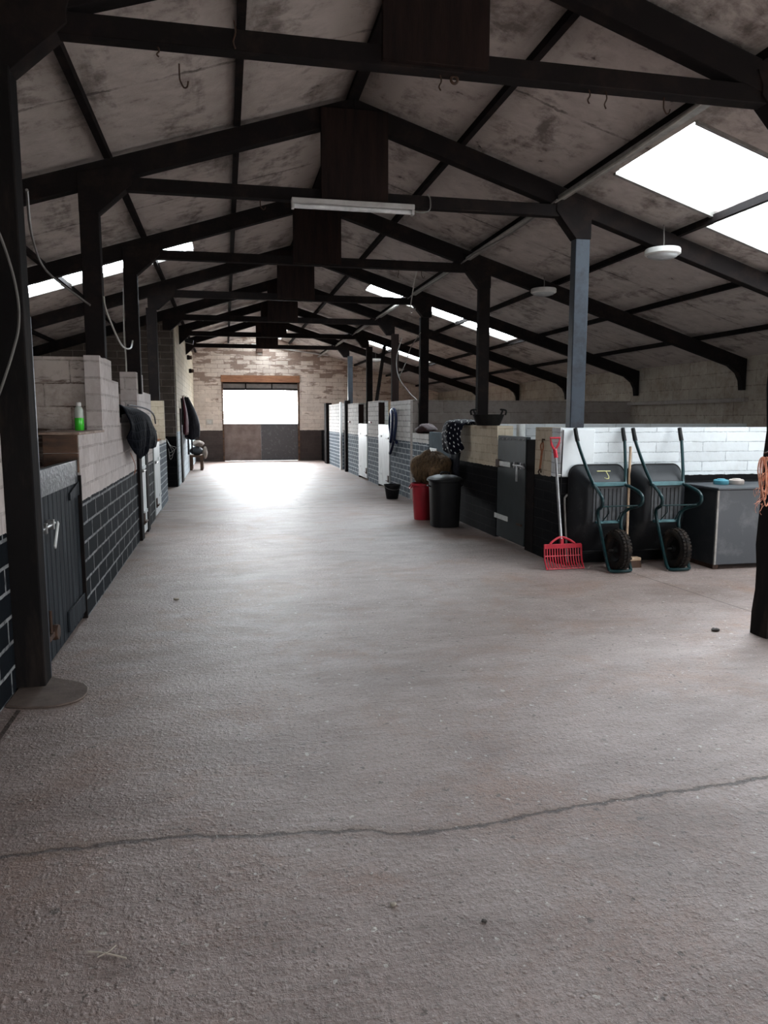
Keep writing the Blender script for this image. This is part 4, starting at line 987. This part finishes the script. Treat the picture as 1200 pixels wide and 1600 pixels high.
d = thing('cable_tray', (3.25, 15, 3.6), 'pale cable tray running along the tops of the right posts', 'cable tray')
MB().box(3.215, 3.285, 4.5, YE, 3.605, 3.64).build('tray_channel', 'conduit', d)
MB().tube([(3.19, 4.5, 3.61)]+[(3.19+.012*math.sin(k*1.3), 4.5+k*1.22, 3.60-.02*abs(math.sin(k*2.1))) for k in range(1, 18)], .012, 6, smooth_path=2).build('pipe_run', 'cable_pale', d)
MB().tube([(3.165+.02*math.sin(k*2.3), 6.9+k*1.2, 3.575-.03*abs(math.sin(k*1.7))) for k in range(0, 16)], .008, 6, smooth_path=3).build('cable_run', 'cable', d)

def cable(pts, r, mat, label, name='hanging_cable', sm=5):
    return tag(MB().tube(pts, r, 6, smooth_path=sm).build(name, mat), label, 'cable', 'loose cables')
cable([(-1.188, 4.284, 2.6), (-1.12, 4.27, 2.47), (-1.065, 4.272, 2.28), (-1.04, 4.275, 2.11), (-1.045, 4.272, 1.97), (-1.08, 4.27, 1.84), (-1.13, 4.27, 1.7), (-1.17, 4.275, 1.6)], .0075, 'cable', 'grey cable bowed across the front of the nearest left post')
cable([(-1.04, 4.6, 2.75), (-1.25, 5.6, 2.72), (-1.36, 6.5, 2.66), (-1.2, 6.95, 2.53), (-1.12, 6.985, 2.47)], .009, 'cable', 'dark cable slung from the nearest left post to the second')
cable([(-1.01, 7.0, 2.55), (-1.0, 7.1, 2.42), (-1.03, 8.2, 2.25), (-1.08, 9.4, 2.32), (-1.1, 9.83, 2.45)], .009, 'cable_pale', 'pale cable sagging between the second and third left posts')
cable([(-1.19, 9.9, 3.1), (-1.195, 9.86, 2.75), (-1.2, 9.86, 2.45), (-1.19, 9.84, 2.2), (-1.2, 9.86, 1.82)], .009, 'cable_pale', 'pale cable running down the third left post')
cable([(3.42, 12.95, 3.0), (3.3, 13.2, 2.75), (3.0+.3, 13.6, 2.5), (3.33, 14.2, 2.3)], .008, 'cable', 'cable looping off the fourth right post')
cable([(2.6, 9.95, 3.6), (2.9, 11.5, 3.42), (3.15, 12.6, 3.28), (3.4, 12.96, 3.5)], .008, 'cable_pale', 'pale cable sagging to the top of the fourth right post')
cable([(3.3, 13.9, 3.0), (3.2, 13.9, 2.6), (3.2, 13.7, 2.25), (3.34, 13.4, 1.95), (3.42, 13.09, 1.75), (3.42, 13.085, 1.25)], .010, 'cable', 'dark cable curving down over the planked partition')

def hook(x, y, ztop, L, label, kind='hook'):
    r = thing('iron_hook', (x, y, ztop), label, 'hook', 'iron hooks under the tie beams')
    if kind == 'hook':
        p = [(x, y, ztop), (x, y, ztop-L*.5), (x+.004, y, ztop-L*.7), (x+.022, y, ztop-L*.95), (x+.04, y, ztop-L*.9), (x+.046, y, ztop-L*.68)]
        MB().tube(p, .0048, 6, smooth_path=3).build('hook_bar', 'rust', r)
    elif kind == 'ring':
        MB().tube([(x+.02*math.cos(a), y, ztop-.02+.02*math.sin(a)) for a in [2*PI*k/14 for k in range(14)]], .008, 6, closed=True).build('ring', 'rust', r)
    else:
        MB().tube([(x, y, ztop), (x+.008, y, ztop-L*.4), (x-.006, y, ztop-L*.75), (x+.005, y, ztop-L)], .0045, 5, smooth_path=3).build('hook_bar', 'rust', r)
    return r
yt = TY[0]
hook(-.2, 4.55, 3.46, .13, 'iron hook left of centre below the nearest tie beam')
hook(-.3, yt, 3.457, .05, 'short nail below the left end of the nearest tie beam', 'nail')
hook(.10, yt-.058, 3.60, .14, 'long rusty nail on the face of the nearest tie beam, left of the king plate', 'nail')
hook(1.26, yt, 3.457, .085, 'rusty spike under the king plate of the nearest truss', 'nail')
hook(1.345, yt, 3.457, .04, 'rusty ring under the king plate of the nearest truss', 'ring')
hook(2.19, yt, 3.457, .08, 'rusty spike under the right half of the nearest tie beam', 'nail')
hook(2.30, yt, 3.457, .10, 'thin straight wire under the right half of the nearest tie beam', 'nail')
hook(2.69, yt, 3.457, .10, 'iron hook near the right end of the nearest tie beam')
hook(.36, TY[1], 3.457, .09, 'iron hook under the left half of the second tie beam')
hook(2.62, TY[2], 3.457, .10, 'iron hook near the right end of the third tie beam')
hook(2.3, TY[2], 3.457, .11, 'thin wire under the right half of the third tie beam', 'nail')

# floor bits
for i, (x, y, s, mt, lb) in enumerate([(-.44, 6.24, .022, 'debris', 'small white chip on the floor left of centre'), (3.36, 4.5, .03, 'stone', 'dark stone chip on the floor near the right edge post'), (.72, 1.94, .009, 'stone', 'small dark stone in the foreground right of centre'), (.47, 2.07, .011, 'debris', 'small pale chip in the foreground below the crack')]):
    q = MB().blob((x, y, s*.35), (s, s*.8, s*.4), 10, 8, .25, 30+i).build('floor_chip', mt)
    tag(q, lb, 'chip', 'loose chips on the floor')
q = tag(MB().tube([(-.42, 2.05, .004), (-.37, 2.03, .006), (-.31, 2.0, .004)], .0022, 5, smooth_path=3).tube([(-.39, 2.02, .004), (-.36, 2.035, .006), (-.345, 2.06, .004)], .0018, 5).build('straw_stem', 'debris'), 'pale straw stem on the floor at lower left', 'straw')

# ------------------------------------------------------------------ light
W = bpy.data.worlds.new('overcast_sky'); SC.world = W; W.use_nodes = True
SKY = 9.0
nt = W.node_tree; nt.nodes.clear()
bg = nt.nodes.new('ShaderNodeBackground'); wo = nt.nodes.new('ShaderNodeOutputWorld')
bg.inputs[0].default_value = (.93, .965, 1., 1); bg.inputs[1].default_value = SKY
# hazy bright sky towards the far end of the barn
g = nt.nodes.new('ShaderNodeTexCoord'); dt = nt.nodes.new('ShaderNodeVectorMath'); dt.operation = 'DOT_PRODUCT'
nt.links.new(g.outputs['Generated'], dt.inputs[0]); dt.inputs[1].default_value = Vector((.05, 1, .62)).normalized()
mr = nt.nodes.new('ShaderNodeMapRange'); mr.interpolation_type = 'SMOOTHSTEP'
mr.inputs[1].default_value = .62; mr.inputs[2].default_value = 1.0; mr.inputs[3].default_value = SKY; mr.inputs[4].default_value = SKY*9
nt.links.new(dt.outputs['Value'], mr.inputs[0]); nt.links.new(mr.outputs[0], bg.inputs[1])
nt.links.new(bg.outputs[0], wo.inputs[0])

def portal(name, loc, direction, sx, sy, up='Y'):
    l = bpy.data.lights.new(name, 'AREA'); l.shape = 'RECTANGLE'; l.size = sx; l.size_y = sy
    l.cycles.is_portal = True
    o = bpy.data.objects.new(name, l); COL.objects.link(o); o.location = loc
    o.rotation_euler = Vector(direction).to_track_quat('-Z', up).to_euler()
    return o
for i, (sg, q) in enumerate(PORTALS):
    um = (q[0]+q[1])/2; w = (q[1]-q[0])*math.hypot(1, SL)
    x, z = XR+sg*um, ZR-SL*um+.08
    nrm = Vector((sg*SL, 0, 1)).normalized()
    l = bpy.data.lights.new('skylight_portal', 'AREA'); l.shape = 'RECTANGLE'; l.size = w; l.size_y = q[3]-q[2]; l.cycles.is_portal = True
    o = bpy.data.objects.new('skylight_portal', l); COL.objects.link(o); o.location = (x, (q[2]+q[3])/2, z)
    o.rotation_euler = (0, math.atan(SL)*sg, 0)
portal('end_door_portal', ((DX0+DX1)/2, YE+.25, 1.9), (0, -1, 0), DX1-DX0, 1.25, 'Z')
portal('front_door_portal', (1.3, Y0-.25, 1.15), (0, 1, 0), 2.4, 2.3, 'Z')
portal('side_door_portal', (XO_R+.25, 2.3, 1.12), (-1, 0, 0), 3.0, 2.25, 'Z')

# ------------------------------------------------------------------ camera
cam = bpy.data.cameras.new('camera'); co = bpy.data.objects.new('camera', cam); COL.objects.link(co)
cam.sensor_fit = 'VERTICAL'; cam.sensor_height = 36; cam.lens = 36*1156/1600
cam.clip_start = .05; cam.clip_end = 200
co.location = (0, 0, 1.5)
co.rotation_euler = (math.radians(90-7.247), 0, math.radians(-12.0144))
SC.camera = co
vs = SC.view_settings
vs.view_transform = 'Standard'; vs.look = 'None'; vs.gamma = 1; vs.use_curve_mapping = False
vs.exposure = 0.18
